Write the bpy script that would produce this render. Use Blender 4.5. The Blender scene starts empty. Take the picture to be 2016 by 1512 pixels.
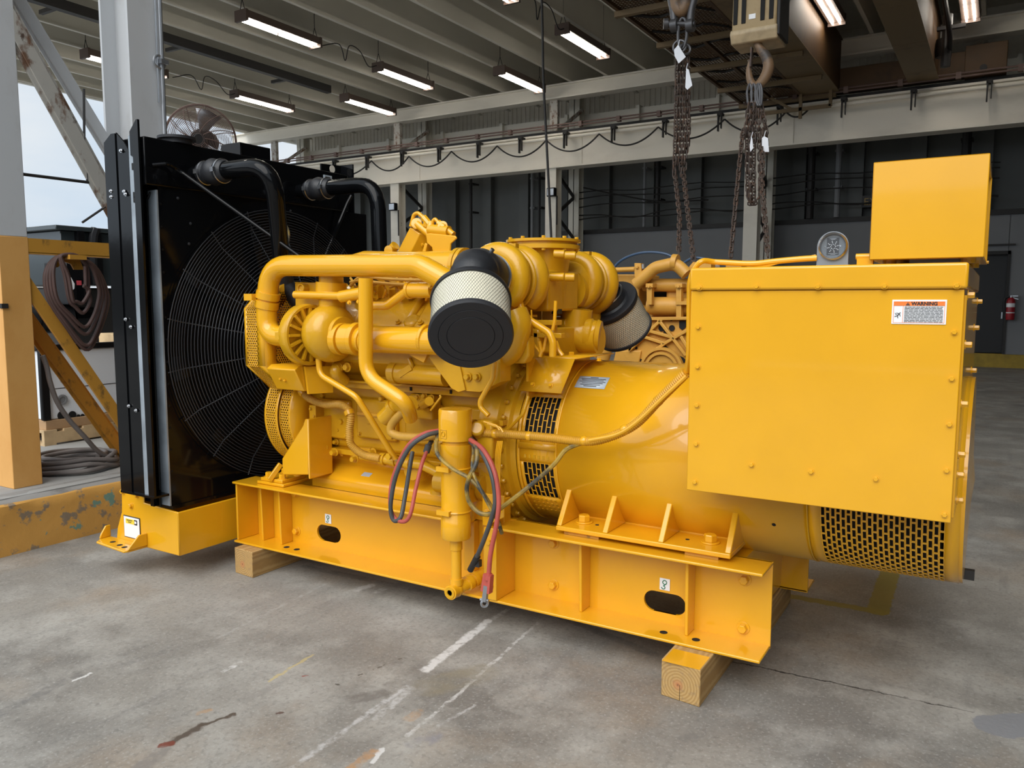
import bpy, math, random
from mathutils import Vector as V, Matrix
random.seed(7)
PI = math.pi
S = bpy.context.scene
COL = S.collection

# ------------------------------------------------------------------ camera
FPX, PITCH, ROLL, YAW, EYE = 1574.7, 0.10344, 0.00107, 0.54711, 1.55
FW = V((-math.sin(YAW)*math.cos(PITCH), math.cos(YAW)*math.cos(PITCH), -math.sin(PITCH)))
_r = V((math.cos(YAW), math.sin(YAW), 0)); _u = _r.cross(FW)
RT = math.cos(ROLL)*_r + math.sin(ROLL)*_u
UP = -math.sin(ROLL)*_r + math.cos(ROLL)*_u
CAM = V((0, 0, EYE))
cd = bpy.data.cameras.new('camera'); cam = bpy.data.objects.new('camera', cd); COL.objects.link(cam)
cd.sensor_width = 36; cd.lens = FPX/2016*36; cd.clip_end = 400; cd.clip_start = .05
M = Matrix((RT, UP, -FW)).transposed().to_4x4(); M.translation = CAM
cam.matrix_world = M
S.camera = cam
def at(x, y, ax, v):
    """survey helper: the point where a sight line meets the plane axis=v (metres)"""
    d = FW + RT*((x-1008)/FPX) - UP*((y-756)/FPX)
    i = 'XYZ'.index(ax)
    return CAM + d*((v-CAM[i])/d[i])

# ------------------------------------------------------------------ view, world, light
S.view_settings.view_transform = 'Standard'; S.view_settings.look = 'None'
S.view_settings.gamma = 1; S.view_settings.use_curve_mapping = False
S.view_settings.exposure = 0.2
W = bpy.data.worlds.new('overcast'); S.world = W; W.use_nodes = True
nt = W.node_tree; nt.nodes.clear()
def wn(t, **k):
    n = nt.nodes.new(t)
    for a, b in k.items(): setattr(n, a, b)
    return n
tc = wn('ShaderNodeTexCoord')
mp = wn('ShaderNodeMapping'); mp.inputs['Scale'].default_value = (1.6, 1.6, 5)
nz = wn('ShaderNodeTexNoise'); nz.inputs['Scale'].default_value = 1.7; nz.inputs['Detail'].default_value = 5
rp = wn('ShaderNodeValToRGB')
rp.color_ramp.elements[0].position = .36; rp.color_ramp.elements[0].color = (.66, .79, .93, 1)
rp.color_ramp.elements[1].position = .66; rp.color_ramp.elements[1].color = (.90, .94, .97, 1)
dp = wn('ShaderNodeVectorMath', operation='DOT_PRODUCT'); dp.inputs[1].default_value = V((-.15, -.78, .50)).normalized()
mr = wn('ShaderNodeMapRange'); mr.inputs['From Min'].default_value = -.05; mr.inputs['From Max'].default_value = 1
mr.inputs['To Min'].default_value = .80; mr.inputs['To Max'].default_value = 1.6
bg = wn('ShaderNodeBackground'); ow = wn('ShaderNodeOutputWorld')
mx = wn('ShaderNodeVectorMath', operation='SCALE')
L = nt.links.new
L(tc.outputs['Generated'], mp.inputs[0]); L(mp.outputs[0], nz.inputs['Vector']); L(nz.outputs['Fac'], rp.inputs[0])
L(tc.outputs['Generated'], dp.inputs[0]); L(dp.outputs['Value'], mr.inputs['Value'])
L(rp.outputs[0], mx.inputs[0]); L(mr.outputs[0], mx.inputs['Scale'])
L(mx.outputs[0], bg.inputs['Color']); bg.inputs['Strength'].default_value = 1.0; L(bg.outputs[0], ow.inputs[0])
sd = bpy.data.lights.new('hazy_sun', 'SUN'); sd.energy = 2.1; sd.angle = math.radians(55); sd.color = (1, .96, .90)
so = bpy.data.objects.new('hazy_sun', sd); COL.objects.link(so)
so.rotation_euler = V((-.08, .72, -.69)).to_track_quat('-Z', 'Y').to_euler()

# ------------------------------------------------------------------ materials
MT = {}
def mat(name, col, rough=.5, metal=0, var=.0, vscale=6, bump=0, bscale=40, spec=.5, coat=0, emit=None, estr=0):
    m = bpy.data.materials.new(name); m.use_nodes = True; n = m.node_tree; b = n.nodes['Principled BSDF']
    b.inputs['Base Color'].default_value = (*col, 1); b.inputs['Roughness'].default_value = rough
    b.inputs['Metallic'].default_value = metal; b.inputs['Specular IOR Level'].default_value = spec
    b.inputs['Coat Weight'].default_value = coat; b.inputs['Coat Roughness'].default_value = .05
    if emit: b.inputs['Emission Color'].default_value = (*emit, 1); b.inputs['Emission Strength'].default_value = estr
    if var or bump:
        t = n.nodes.new('ShaderNodeTexCoord')
    if var:
        z = n.nodes.new('ShaderNodeTexNoise'); z.inputs['Scale'].default_value = vscale; z.inputs['Detail'].default_value = 6
        r = n.nodes.new('ShaderNodeMapRange'); r.inputs['From Min'].default_value = .3; r.inputs['From Max'].default_value = .7
        r.inputs['To Min'].default_value = 1-var; r.inputs['To Max'].default_value = 1+var
        s = n.nodes.new('ShaderNodeVectorMath'); s.operation = 'SCALE'; s.inputs[0].default_value = col
        n.links.new(t.outputs['Object'], z.inputs['Vector']); n.links.new(z.outputs['Fac'], r.inputs['Value'])
        n.links.new(r.outputs[0], s.inputs['Scale']); n.links.new(s.outputs[0], b.inputs['Base Color'])
    if bump:
        z = n.nodes.new('ShaderNodeTexNoise'); z.inputs['Scale'].default_value = bscale; z.inputs['Detail'].default_value = 4
        u = n.nodes.new('ShaderNodeBump'); u.inputs['Strength'].default_value = bump; u.inputs['Distance'].default_value = .01
        n.links.new(t.outputs['Object'], z.inputs['Vector']); n.links.new(z.outputs['Fac'], u.inputs['Height'])
        n.links.new(u.outputs[0], b.inputs['Normal'])
    MT[name] = m; return m
def worn(name, col, col2, scale=6, lo=.52, hi=.6, rough=.6, stretch=(1, 1, 1), bump=.2, metal=0, third=None, tlo=.62, thi=.66):
    """paint with patches of a second colour (dirt, rust, chipped coat)"""
    m = mat(name, col, rough, metal); n = m.node_tree; b = n.nodes['Principled BSDF']
    t = n.nodes.new('ShaderNodeTexCoord'); p = n.nodes.new('ShaderNodeMapping'); p.inputs['Scale'].default_value = stretch
    n.links.new(t.outputs['Object'], p.inputs[0])
    def layer(sc, lo, hi, a, c2, seed):
        z = n.nodes.new('ShaderNodeTexNoise'); z.noise_dimensions = '4D'; z.inputs['W'].default_value = seed
        z.inputs['Scale'].default_value = sc; z.inputs['Detail'].default_value = 8; z.inputs['Roughness'].default_value = .65
        r = n.nodes.new('ShaderNodeMapRange'); r.inputs['From Min'].default_value = lo; r.inputs['From Max'].default_value = hi
        x = n.nodes.new('ShaderNodeMix'); x.data_type = 'RGBA'
        n.links.new(p.outputs[0], z.inputs['Vector']); n.links.new(z.outputs['Fac'], r.inputs['Value'])
        n.links.new(r.outputs[0], x.inputs['Factor'])
        if isinstance(a, tuple): x.inputs['A'].default_value = (*a, 1)
        else: n.links.new(a, x.inputs['A'])
        x.inputs['B'].default_value = (*c2, 1); return x.outputs['Result'], z
    o, z = layer(scale, lo, hi, col, col2, 0)
    if third: o, _ = layer(scale*.6, tlo, thi, o, third, 5)
    n.links.new(o, b.inputs['Base Color'])
    u = n.nodes.new('ShaderNodeBump'); u.inputs['Strength'].default_value = bump; u.inputs['Distance'].default_value = .01
    n.links.new(z.outputs['Fac'], u.inputs['Height']); n.links.new(u.outputs[0], b.inputs['Normal'])
    return m
mat('yellow', (.76, .376, .010), .24, var=.03, vscale=5, bump=.03, bscale=22, spec=.4, coat=.55)
mat('yellow_cast', (.62, .325, .010), .26, var=.06, vscale=9, bump=.12, bscale=55, spec=.45, coat=.2)
mat('yellow_hose', (.56, .30, .035), .5, var=.15, vscale=14)
mat('tan_yellow', (.60, .31, .050), .45, var=.10, vscale=5, bump=.15)
mat('black_gloss', (.0035, .0038, .0045), .10, bump=.03, bscale=8, spec=.2)
mat('black_satin', (.005, .005, .006), .35, spec=.25)
mat('rubber', (.012, .013, .016), .48, bump=.1, bscale=60)
mat('cap_rubber', (.016, .017, .021), .62)
mat('filter_paper', (.80, .76, .62), .85)
mat('guard_wire', (.035, .037, .042), .25)
mat('sky_sheen_grey', (.27, .31, .35), .35, .2, var=.25, vscale=5)  # pale mottled grey standing in for sky mirrored in black strips
mat('steel', (.55, .56, .58), .3, 1)
mat('galv', (.45, .47, .50), .4, .9, var=.1)
mat('dark_hole', (.004, .004, .004), .8)
mat('white', (.82, .83, .84), .45)
mat('label_grey', (.42, .49, .56), .4)
mat('orange_label', (.85, .20, .03), .45)
mat('ink', (.02, .02, .025), .6)
mat('green_ink', (.0, .16, .07), .6)
mat('label_yellow', (.85, .62, .05), .5)
mat('red_rubber', (.42, .075, .055), .55, var=.15, vscale=10)
mat('grey_cable', (.06, .062, .062), .5, var=.2, vscale=10)
worn('cable_overspray', (.055, .055, .045), (.38, .24, .03), 9, .45, .6, .5)
# ------------------------------------------------------------------ mesh builder
def ortho(d):
    d = V(d).normalized(); a = V((0, 0, 1)) if abs(d.z) < .9 else V((0, 1, 0))
    u = d.cross(a).normalized(); return d, u, d.cross(u).normalized()
def fillet(pts, rb, n=7):
    pts = [V(p) for p in pts]; out = [pts[0]]
    for i in range(1, len(pts)-1):
        p = pts[i]; a = (pts[i-1]-p); b = (pts[i+1]-p); la, lb = a.length, b.length
        a.normalize(); b.normalize(); th = PI - a.angle(b, 0)
        if th < .02: out.append(p); continue
        d = min(rb*math.tan(th/2), .48*la, .48*lb)
        for k in range(n+1):
            t = k/n; out.append((p+a*d)*(1-t)**2 + p*2*t*(1-t) + (p+b*d)*t*t)
    out.append(pts[-1]); return out
def smooth(pts, n=8):
    P = [V(p) for p in pts]; P = [P[0]*2-P[1]] + P + [P[-1]*2-P[-2]]; out = []
    for i in range(1, len(P)-2):
        a, b, c, d = P[i-1:i+3]
        for k in range(n):
            t = k/n
            out.append(.5*((2*b)+(c-a)*t+(2*a-5*b+4*c-d)*t*t+(3*b-a-3*c+d)*t**3))
    out.append(P[-2]); return out
class MB:
    def __init__(s): s.v = []; s.f = []; s.m = []; s.cm = 0
    def add(s, vs, fs):
        o = len(s.v); s.v += [V(q) for q in vs]; s.f += [tuple(i+o for i in f) for f in fs]; s.m += [s.cm]*len(fs); return s
    def box(s, x0, x1, y0, y1, z0, z1):
        c = [(x, y, z) for z in (z0, z1) for y in (y0, y1) for x in (x0, x1)]
        return s.add(c, [(0, 2, 3, 1), (4, 5, 7, 6), (0, 1, 5, 4), (2, 6, 7, 3), (0, 4, 6, 2), (1, 3, 7, 5)])
    def bar(s, a, b, w, h, upv=(0, 0, 1)):
        a, b = V(a), V(b); d = (b-a).normalized(); u = V(upv)
        if abs(d.dot(u.normalized())) > .99: u = V((0, 1, 0))
        x = d.cross(u).normalized()*(w/2); y = x.cross(d).normalized()*(h/2)
        c = [a-x-y, a+x-y, a-x+y, a+x+y, b-x-y, b+x-y, b-x+y, b+x+y]
        return s.add(c, [(0, 2, 3, 1), (4, 5, 7, 6), (0, 1, 5, 4), (2, 6, 7, 3), (0, 4, 6, 2), (1, 3, 7, 5)])
    def quad(s, a, b, c, d): return s.add([a, b, c, d], [(0, 1, 2, 3)])
    def prism(s, poly, off):
        """closed polygon (3d points) pushed along off"""
        n = len(poly); off = V(off); A = [V(p) for p in poly]; B = [p+off for p in A]
        return s.add(A+B, [tuple(range(n-1, -1, -1)), tuple(range(n, 2*n))] + [(i, (i+1) % n, n+(i+1) % n, n+i) for i in range(n)])
    def sweep(s, path, rad, seg=14, caps=True, ang=0, closed=False):
        P = [V(p) for p in path]; n = len(P); R = rad if isinstance(rad, (list, tuple)) else [rad]*n
        T = []
        for i in range(n):
            if closed: t = P[(i+1) % n]-P[i-1]
            else: t = P[min(i+1, n-1)]-P[max(i-1, 0)]
            T.append(t.normalized() if t.length > 1e-9 else V((0, 0, 1)))
        _, u, _ = ortho(T[0]); vs = []
        for i in range(n):
            u = (u - T[i]*u.dot(T[i])).normalized(); w = T[i].cross(u)
            for k in range(seg):
                a = 2*PI*k/seg+ang; vs.append(P[i]+(u*math.cos(a)+w*math.sin(a))*R[i])
        fs = []
        for i in range(n if closed else n-1):
            j = (i+1) % n
            for k in range(seg):
                l = (k+1) % seg; fs.append((i*seg+k, i*seg+l, j*seg+l, j*seg+k))
        if caps and not closed: fs += [tuple(range(seg-1, -1, -1)), tuple((n-1)*seg+k for k in range(seg))]
        return s.add(vs, fs)
    def tube(s, pts, r, rb=.05, seg=14, caps=True): return s.sweep(fillet(pts, rb), r, seg, caps)
    def cable(s, pts, r, seg=8, n=8): return s.sweep(smooth(pts, n), r, seg)
    def ribbed(s, pts, r, pitch=.012, depth=.004, seg=12):
        P = smooth(pts, 10); Lg = sum((P[i+1]-P[i]).length for i in range(len(P)-1)); N = max(4, int(Lg/pitch*2))
        out = []; i = 0; acc = 0
        for k in range(N+1):
            t = Lg*k/N
            while i < len(P)-2 and acc+(P[i+1]-P[i]).length < t: acc += (P[i+1]-P[i]).length; i += 1
            l = (P[i+1]-P[i]).length; out.append(P[i].lerp(P[i+1], min(1, (t-acc)/max(l, 1e-9))))
        return s.sweep(out, [r-(depth if k % 2 else 0) for k in range(N+1)], seg)
    def lathe(s, o, axis, prof, seg=28):
        """prof: (radius, height along axis)"""
        d, u, w = ortho(axis); o = V(o); vs = []; fs = []; n = len(prof)
        for r, h in prof:
            for k in range(seg):
                a = 2*PI*k/seg; vs.append(o+d*h+(u*math.cos(a)+w*math.sin(a))*max(r, 1e-5))
        for i in range(n-1):
            for k in range(seg):
                l = (k+1) % seg; fs.append((i*seg+k, i*seg+l, (i+1)*seg+l, (i+1)*seg+k))
        if prof[0][0] > 1e-4: fs.append(tuple(range(seg-1, -1, -1)))
        if prof[-1][0] > 1e-4: fs.append(tuple((n-1)*seg+k for k in range(seg)))
        return s.add(vs, fs)
    def cyl(s, a, b, r, seg=20, r2=None):
        a, b = V(a), V(b); return s.lathe(a, b-a, [(r, 0), (r if r2 is None else r2, (b-a).length)], seg)
    def ring(s, c, axis, R, r, seg=32, rs=8):
        d, u, w = ortho(axis); c = V(c)
        return s.sweep([c+(u*math.cos(2*PI*k/seg)+w*math.sin(2*PI*k/seg))*R for k in range(seg)], r, rs, closed=True)
    def bolt(s, p, d, r=.011, h=None, washer=True):
        p = V(p); d = V(d).normalized(); h = h or r*1.1
        if washer: s.lathe(p, d, [(r*1.45, 0), (r*1.45, r*.22)], 14); p = p+d*r*.22
        s.lathe(p, d, [(r, 0), (r, h*.85), (r*.86, h)], 6); return s
    def sphere(s, c, r, seg=16, sc=(1, 1, 1)):
        n = seg//2; c = V(c); vs = []; fs = []
        for i in range(n+1):
            t = PI*i/n
            for k in range(seg):
                a = 2*PI*k/seg; vs.append(c+V((r*sc[0]*math.sin(t)*math.cos(a), r*sc[1]*math.sin(t)*math.sin(a), r*sc[2]*math.cos(t))))
        for i in range(n):
            for k in range(seg):
                l = (k+1) % seg; fs.append((i*seg+k, (i+1)*seg+k, (i+1)*seg+l, i*seg+l))
        return s.add(vs, fs)
    def cell(s, f, u0, u1, v0, v1, mu, mv):
        """a perforated cell on the map f(u,v): outer rectangle with a rectangular hole"""
        o = [(u0, v0), (u1, v0), (u1, v1), (u0, v1)]; i = [(u0+mu, v0+mv), (u1-mu, v0+mv), (u1-mu, v1-mv), (u0+mu, v1-mv)]
        return s.add([f(*q) for q in o+i], [(0, 1, 5, 4), (1, 2, 6, 5), (2, 3, 7, 6), (3, 0, 4, 7)])
    def hexcell(s, f, u, v, R, r):
        vs = [f(u+q*math.cos(PI/3*k+PI/6), v+q*math.sin(PI/3*k+PI/6)) for q in (R, r) for k in range(6)]
        return s.add(vs, [(k, (k+1) % 6, 6+(k+1) % 6, 6+k) for k in range(6)])
    def build(s, name, m, parent=None, bev=0, sharp=35, solid=0, root=None, flat=False, seg=2):
        me = bpy.data.meshes.new(name); o = bpy.data.objects.new(name, me); COL.objects.link(o)
        off = V((0, 0, 0))
        if parent is not None:
            o.parent = parent; off = V(parent.get('_o', (0, 0, 0))); o['_o'] = tuple(off)
        elif root is not None: off = V(root); o.location = off; o['_o'] = tuple(off)
        me.from_pydata([tuple(q-off) for q in s.v], [], s.f)
        for k in (m if isinstance(m, (list, tuple)) else [m]): me.materials.append(MT[k])
        if any(s.m): me.polygons.foreach_set('material_index', s.m)
        me.validate(); me.update()
        if not flat:
            me.polygons.foreach_set('use_smooth', [True]*len(me.polygons)); me.set_sharp_from_angle(angle=math.radians(sharp))
        if solid:
            q = o.modifiers.new('thickness', 'SOLIDIFY'); q.thickness = solid; q.offset = 0
        if bev:
            q = o.modifiers.new('bevel', 'BEVEL'); q.width = bev; q.segments = seg; q.limit_method = 'ANGLE'; q.angle_limit = math.radians(40)
            q.harden_normals = False
        return o
def tag(o, label=None, cat=None, group=None, kind=None):
    if label: o['label'] = label
    if cat: o['category'] = cat
    if group: o['group'] = group
    if kind: o['kind'] = kind
    return o
def empty(name, loc, label, cat, group=None):
    o = bpy.data.objects.new(name, None); COL.objects.link(o); o.location = loc; o['_o'] = tuple(loc); o.empty_display_size = .1
    return tag(o, label, cat, group)
def copy_tree(o, parent=None):
    c = o.copy(); COL.objects.link(c)
    if parent is not None: c.parent = parent
    for ch in list(o.children): copy_tree(ch, c)
    return c
def text(name, body, p, right, upv, size, m, parent, depth=.0006, align='LEFT', bold=0):
    cu = bpy.data.curves.new(name, 'FONT'); cu.body = body; cu.size = size; cu.extrude = depth; cu.align_x = align; cu.offset = bold
    t = bpy.data.objects.new(name, cu); COL.objects.link(t)
    dg = bpy.context.evaluated_depsgraph_get(); me = bpy.data.meshes.new_from_object(t.evaluated_get(dg))
    bpy.data.objects.remove(t); bpy.data.curves.remove(cu)
    r = V(right).normalized(); u = V(upv).normalized(); n = r.cross(u)
    T = Matrix((r, u, n)).transposed().to_4x4(); T.translation = V(p)
    me.transform(T); off = V(parent.get('_o', (0, 0, 0))); me.transform(Matrix.Translation(-off))
    o = bpy.data.objects.new(name, me); COL.objects.link(o); o.parent = parent; o['_o'] = tuple(off)
    me.materials.clear(); me.materials.append(MT[m]); return o
# ------------------------------------------------------------------ building materials
mat('paint_grey', (.30, .295, .28), .6, var=.10, vscale=.8, bump=.05)
mat('roof_grey', (.68, .65, .57), .6, var=.06, vscale=.5)
mat('wall_dark', (.10, .105, .10), .6, var=.18, vscale=.7)
mat('block_grey', (.20, .205, .215), .75, var=.06, vscale=.6)
mat('dark_steel', (.018, .016, .015), .6)
mat('door_black', (.010, .010, .011), .5)
mat('pipe_red', (.15, .095, .08), .6)
worn('girder_paint', (.84, .79, .69), (.72, .67, .58), 1.2, .5, .7, .6, (.4, 1, 1), .05, third=(.22, .19, .16), tlo=.72, thi=.78)
worn('column_white', (.56, .57, .58), (.50, .50, .50), 5, .55, .75, .55, (1, 1, .5), .05, third=(.22, .15, .10), tlo=.70, thi=.73)
worn('rusty_white', (.44, .42, .38), (.16, .085, .050), 9, .50, .60, .65, (1, 1, .6), .2, third=(.09, .055, .04), tlo=.60, thi=.64)
worn('column_yellow', (.70, .37, .11), (.64, .32, .085), 3, .5, .7, .5, (1, 1, .6), .08, third=(.30, .15, .05), tlo=.72, thi=.76)
worn('brace_yellow', (.52, .255, .035), (.20, .11, .03), 11, .56, .66, .5, (1, 1, .6), .1, third=(.06, .045, .03), tlo=.66, thi=.69)
worn('curb_paint', (.58, .30, .065), (.24, .18, .12), 7, .555, .60, .75, (1, 1, 1), .7, third=(.16, .27, .21), tlo=.60, thi=.615)
worn('curb_top', (.24, .23, .215), (.15, .14, .13), 5, .5, .65, .85, (1, 1, 1), .4)
worn('crane_orange', (.085, .040, .010), (.05, .024, .008), 1.5, .5, .7, .6)
worn('crane_tan', (.20, .135, .065), (.14, .09, .045), 2, .55, .7, .6)
worn('yard', (.30, .295, .28), (.22, .22, .215), 2, .45, .65, .9)
mat('tube_light', (.9, .9, .85), .4, emit=(1, .93, .82), estr=28)
mat('fixture', (.085, .055, .042), .5)

# ------------------------------------------------------------------ floor, with the paint streaks and stains that lie on it
fm = mat('concrete_floor', (.27, .26, .24), .62); n = fm.node_tree; fb = n.nodes['Principled BSDF']
def N(t, **k):
    q = n.nodes.new(t)
    for a, b in k.items(): setattr(q, a, b)
    return q
def mth(op, a, b=None, c=None, clamp=False):
    q = N('ShaderNodeMath', operation=op); q.use_clamp = clamp
    for i, x in enumerate((a, b, c)):
        if x is None: continue
        if isinstance(x, (int, float)): q.inputs[i].default_value = x
        else: n.links.new(x, q.inputs[i])
    return q.outputs[0]
def noise(sc, det=4, vec=None, rough=.6, out='Fac', w=0):
    q = N('ShaderNodeTexNoise', noise_dimensions='4D'); q.inputs['Scale'].default_value = sc; q.inputs['Detail'].default_value = det
    q.inputs['Roughness'].default_value = rough; q.inputs['W'].default_value = w; n.links.new(vec or POS, q.inputs['Vector']); return q.outputs[out]
def rmp(x, lo, hi, a=0, b=1):
    q = N('ShaderNodeMapRange'); n.links.new(x, q.inputs['Value'])
    for k, v in zip(('From Min', 'From Max', 'To Min', 'To Max'), (lo, hi, a, b)): q.inputs[k].default_value = v
    return q.outputs[0]
def mixc(f, a, b):
    q = N('ShaderNodeMix', data_type='RGBA'); n.links.new(f, q.inputs['Factor'])
    for k, x in (('A', a), ('B', b)):
        if isinstance(x, tuple): q.inputs[k].default_value = (*x, 1)
        else: n.links.new(x, q.inputs[k])
    return q.outputs['Result']
POS = N('ShaderNodeNewGeometry').outputs['Position']
smap = N('ShaderNodeMapping'); smap.inputs['Rotation'].default_value = (0, 0, math.radians(-22)); smap.inputs['Scale'].default_value = (5, .7, 1)
n.links.new(POS, smap.inputs[0])
c = mixc(rmp(noise(.9, 6), .35, .68), (.175, .165, .149), (.325, .308, .275))
c = mixc(rmp(noise(3.2, 8, w=3), .46, .68, 0, .85), c, (.40, .385, .35))
c = mixc(rmp(noise(1.3, 5, w=9), .52, .70, 0, .65), c, (.27, .20, .135))
c = mixc(rmp(noise(2.0, 7, smap.outputs[0], w=4), .55, .78, 0, .6), c, (.15, .145, .14))
c = mixc(rmp(noise(45, 6, w=2), .50, .70, 0, .5), c, (.11, .105, .095))
c = mixc(rmp(noise(80, 4, w=6), .54, .70, 0, .55), c, (.46, .45, .42))
pv = N('ShaderNodeVectorMath', operation='MULTIPLY_ADD'); n.links.new(noise(22, 5, out='Color', w=1), pv.inputs[0])
pv.inputs[1].default_value = (.05, .05, 0); n.links.new(POS, pv.inputs[2]); PP = pv.outputs[0]
def streak(a, b, w, col, amt, lo=.40, hi=.60, sc=30, soft=.6):
    global c
    A = at(*a, 'Z', 0)+V((.025, .025, 0)); B = at(*b, 'Z', 0)+V((.025, .025, 0)); d = B-A
    s = N('ShaderNodeVectorMath', operation='SUBTRACT'); n.links.new(PP, s.inputs[0]); s.inputs[1].default_value = A
    t = N('ShaderNodeVectorMath', operation='DOT_PRODUCT'); n.links.new(s.outputs[0], t.inputs[0]); t.inputs[1].default_value = d/d.length_squared
    tt = mth('ADD', t.outputs['Value'], 0, clamp=True)
    k = N('ShaderNodeVectorMath', operation='SCALE'); k.inputs[0].default_value = d; n.links.new(tt, k.inputs['Scale'])
    e = N('ShaderNodeVectorMath', operation='DISTANCE'); n.links.new(s.outputs[0], e.inputs[0]); n.links.new(k.outputs[0], e.inputs[1])
    m = rmp(e.outputs['Value'], w*soft, w, 1, 0)
    m = mth('MULTIPLY', m, rmp(noise(sc, 5, w=w*99), lo, hi, 0, amt)); c = mixc(m, c, col)
WH = (.62, .61, .59)
streak((838, 1319), (962, 1222), .028, WH, .95, .30, .5)
streak((965, 1222), (1000, 1200), .016, WH, .6)
streak((575, 1512), (800, 1352), .016, (.50, .49, .48), .8, .4, .55, soft=.3)
streak((735, 1418), (810, 1355), .022, (.52, .51, .50), .7, .42, .6)
streak((800, 1450), (895, 1372), .010, (.55, .54, .52), .8)
streak((895, 1372), (1060, 1225), .011, (.56, .55, .53), .8)
streak((845, 1440), (935, 1388), .009, (.50, .49, .48), .7)
streak((690, 1165), (730, 1152), .03, WH, .7, .42, .6, 14)
streak((730, 1170), (755, 1160), .02, WH, .6, .42, .6, 14)
streak((440, 1322), (474, 1303), .013, WH, .8)
streak((145, 1340), (178, 1325), .009, WH, .9, .2, .4)
streak((735, 1500), (752, 1474), .013, WH, .95, .2, .4)
streak((430, 1255), (640, 1150), .012, (.40, .39, .37), .6)
streak((530, 1340), (615, 1290), .010, (.50, .40, .18), .7, .3, .5)
streak((690, 1512), (735, 1480), .022, (.45, .24, .10), .7, .3, .6)
streak((805, 1415), (822, 1402), .03, (.42, .25, .12), .55, .35, .6)
streak((395, 1403), (410, 1398), .018, (.42, .25, .12), .55, .35, .6)
streak((335, 1462), (400, 1427), .022, (.085, .065, .05), .95, .2, .4, soft=.5)
streak((395, 1430), (460, 1406), .012, (.085, .065, .05), .95, .2, .4, soft=.5)
streak((322, 1467), (334, 1464), .020, (.17, .045, .028), .95, .2, .4, soft=.7)
streak((280, 1510), (318, 1480), .04, (.21, .19, .17), .8, .3, .5)
streak((700, 1376), (750, 1366), .045, (.15, .135, .12), .75, .35, .55, 12)
streak((765, 1348), (782, 1342), .03, (.15, .135, .12), .7, .35, .55, 12)
streak((852, 1350), (945, 1325), .10, (.235, .205, .14), .6, .3, .6, 9)
streak((820, 1462), (850, 1452), .05, (.22, .22, .25), .7, .35, .6, 12)
streak((545, 1404), (553, 1403), .010, (.10, .06, .05), .9, .1, .3)
streak((597, 1331), (606, 1330), .006, (.25, .05, .04), .9, .1, .3)
streak((664, 1346), (668, 1345), .008, (.08, .07, .06), .9, .1, .3)
streak((690, 1336), (800, 1292), .005, (.09, .08, .07), .9, .50, .56, 26)
streak((0, 1405), (150, 1330), .03, (.15, .145, .14), .7, .4, .6)
streak((230, 1312), (330, 1280), .03, (.14, .135, .13), .5, .4, .6)
streak((600, 1115), (960, 1190), .035, (.09, .088, .085), .6, .3, .6, 8)
streak((1020, 1178), (1290, 1290), .035, (.09, .088, .085), .6, .3, .6, 8)
streak((1350, 1455), (1362, 1450), .03, (.17, .165, .155), .8, .3, .6)
# saw-cut joint and the darker repair patch at its end
streak((1430, 1300), (1915, 1402), .0045, (.035, .033, .032), 1.0, .0, .05, soft=.8)
streak((1700, 1345), (1915, 1402), .05, (.44, .42, .38), .6, .40, .65, 8)
streak((1965, 1430), (2060, 1425), .085, (.22, .225, .24), .9, .2, .4, 6, soft=.92)
# faded yellow floor lines behind the set
for a, b, w in (((1545, 1172), (1738, 1206), .035), ((1728, 1204), (1760, 1100), .055)):
    streak(a, b, w, (.235, .185, .030), .9, .15, .35, 12, soft=.9)
n.links.new(c, fb.inputs['Base Color'])
n.links.new(rmp(noise(2.5, 5, w=8), .3, .7, .45, .75), fb.inputs['Roughness'])
bu = N('ShaderNodeBump'); bu.inputs['Strength'].default_value = .25; bu.inputs['Distance'].default_value = .006
n.links.new(noise(60, 8, w=5), bu.inputs['Height']); n.links.new(bu.outputs[0], fb.inputs['Normal'])

def struct(mb, name, m, label=None, **k):
    o = mb.build(name, m, **k); o['kind'] = 'structure'
    if label: o['label'] = label
    return o
b = MB(); b.box(-5.14, 16, -14, 22.05, -.12, 0); struct(b, 'floor', 'concrete_floor')
CX, CZ = -5.10, .33
b = MB(); b.box(-60, CX-.10, -14, 45, -.1, CZ); struct(b, 'ground', 'yard', 'grey concrete yard beyond the kerb')
# kerb: a rough chipped painted edge
b = MB(); ny, nz_ = 160, 8; y0, y1 = -2.0, 22.05
def kpt(i, j):
    y = y0+(y1-y0)*i/ny; t = j/nz_
    rr = random.random
    if j <= 5: z = CZ*.93*j/5; x = CX+.012*(1-j/5)
    else: z = CZ*(.93+.07*(j-5)/3); x = CX-[0, .02, .06, .22][j-5]
    k = .010 if 0 < j < nz_ else 0
    return (x+(rr()-.5)*k*1.6, y, z+(rr()-.5)*k + (.003 if j == nz_ else 0))
vs = [kpt(i, j) for i in range(ny+1) for j in range(nz_+1)]; q = nz_+1
for j0, m0 in ((0, 0),):
    b.add(vs, [(i*q+j, i*q+j+1, (i+1)*q+j+1, (i+1)*q+j)[::-1] for i in range(ny) for j in range(nz_)])
b.m = [1 if (k % nz_) >= 6 else 0 for k in range(ny*nz_)]
struct(b, 'trim_1', ['curb_paint', 'curb_top'], 'chipped yellow painted kerb beside the black radiator', sharp=60)
b = MB(); b.box(-60, 16, 22.05, 24, -.1, .32); b.cm = 1; b.box(-5.3, 16, 22.02, 22.09, 0, .325)
mat('kerb_yellow', (.36, .24, .022), .6, var=.2)
struct(b, 'trim_2', ['curb_top', 'kerb_yellow'], 'yellow edged kerb along the far wall')

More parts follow.
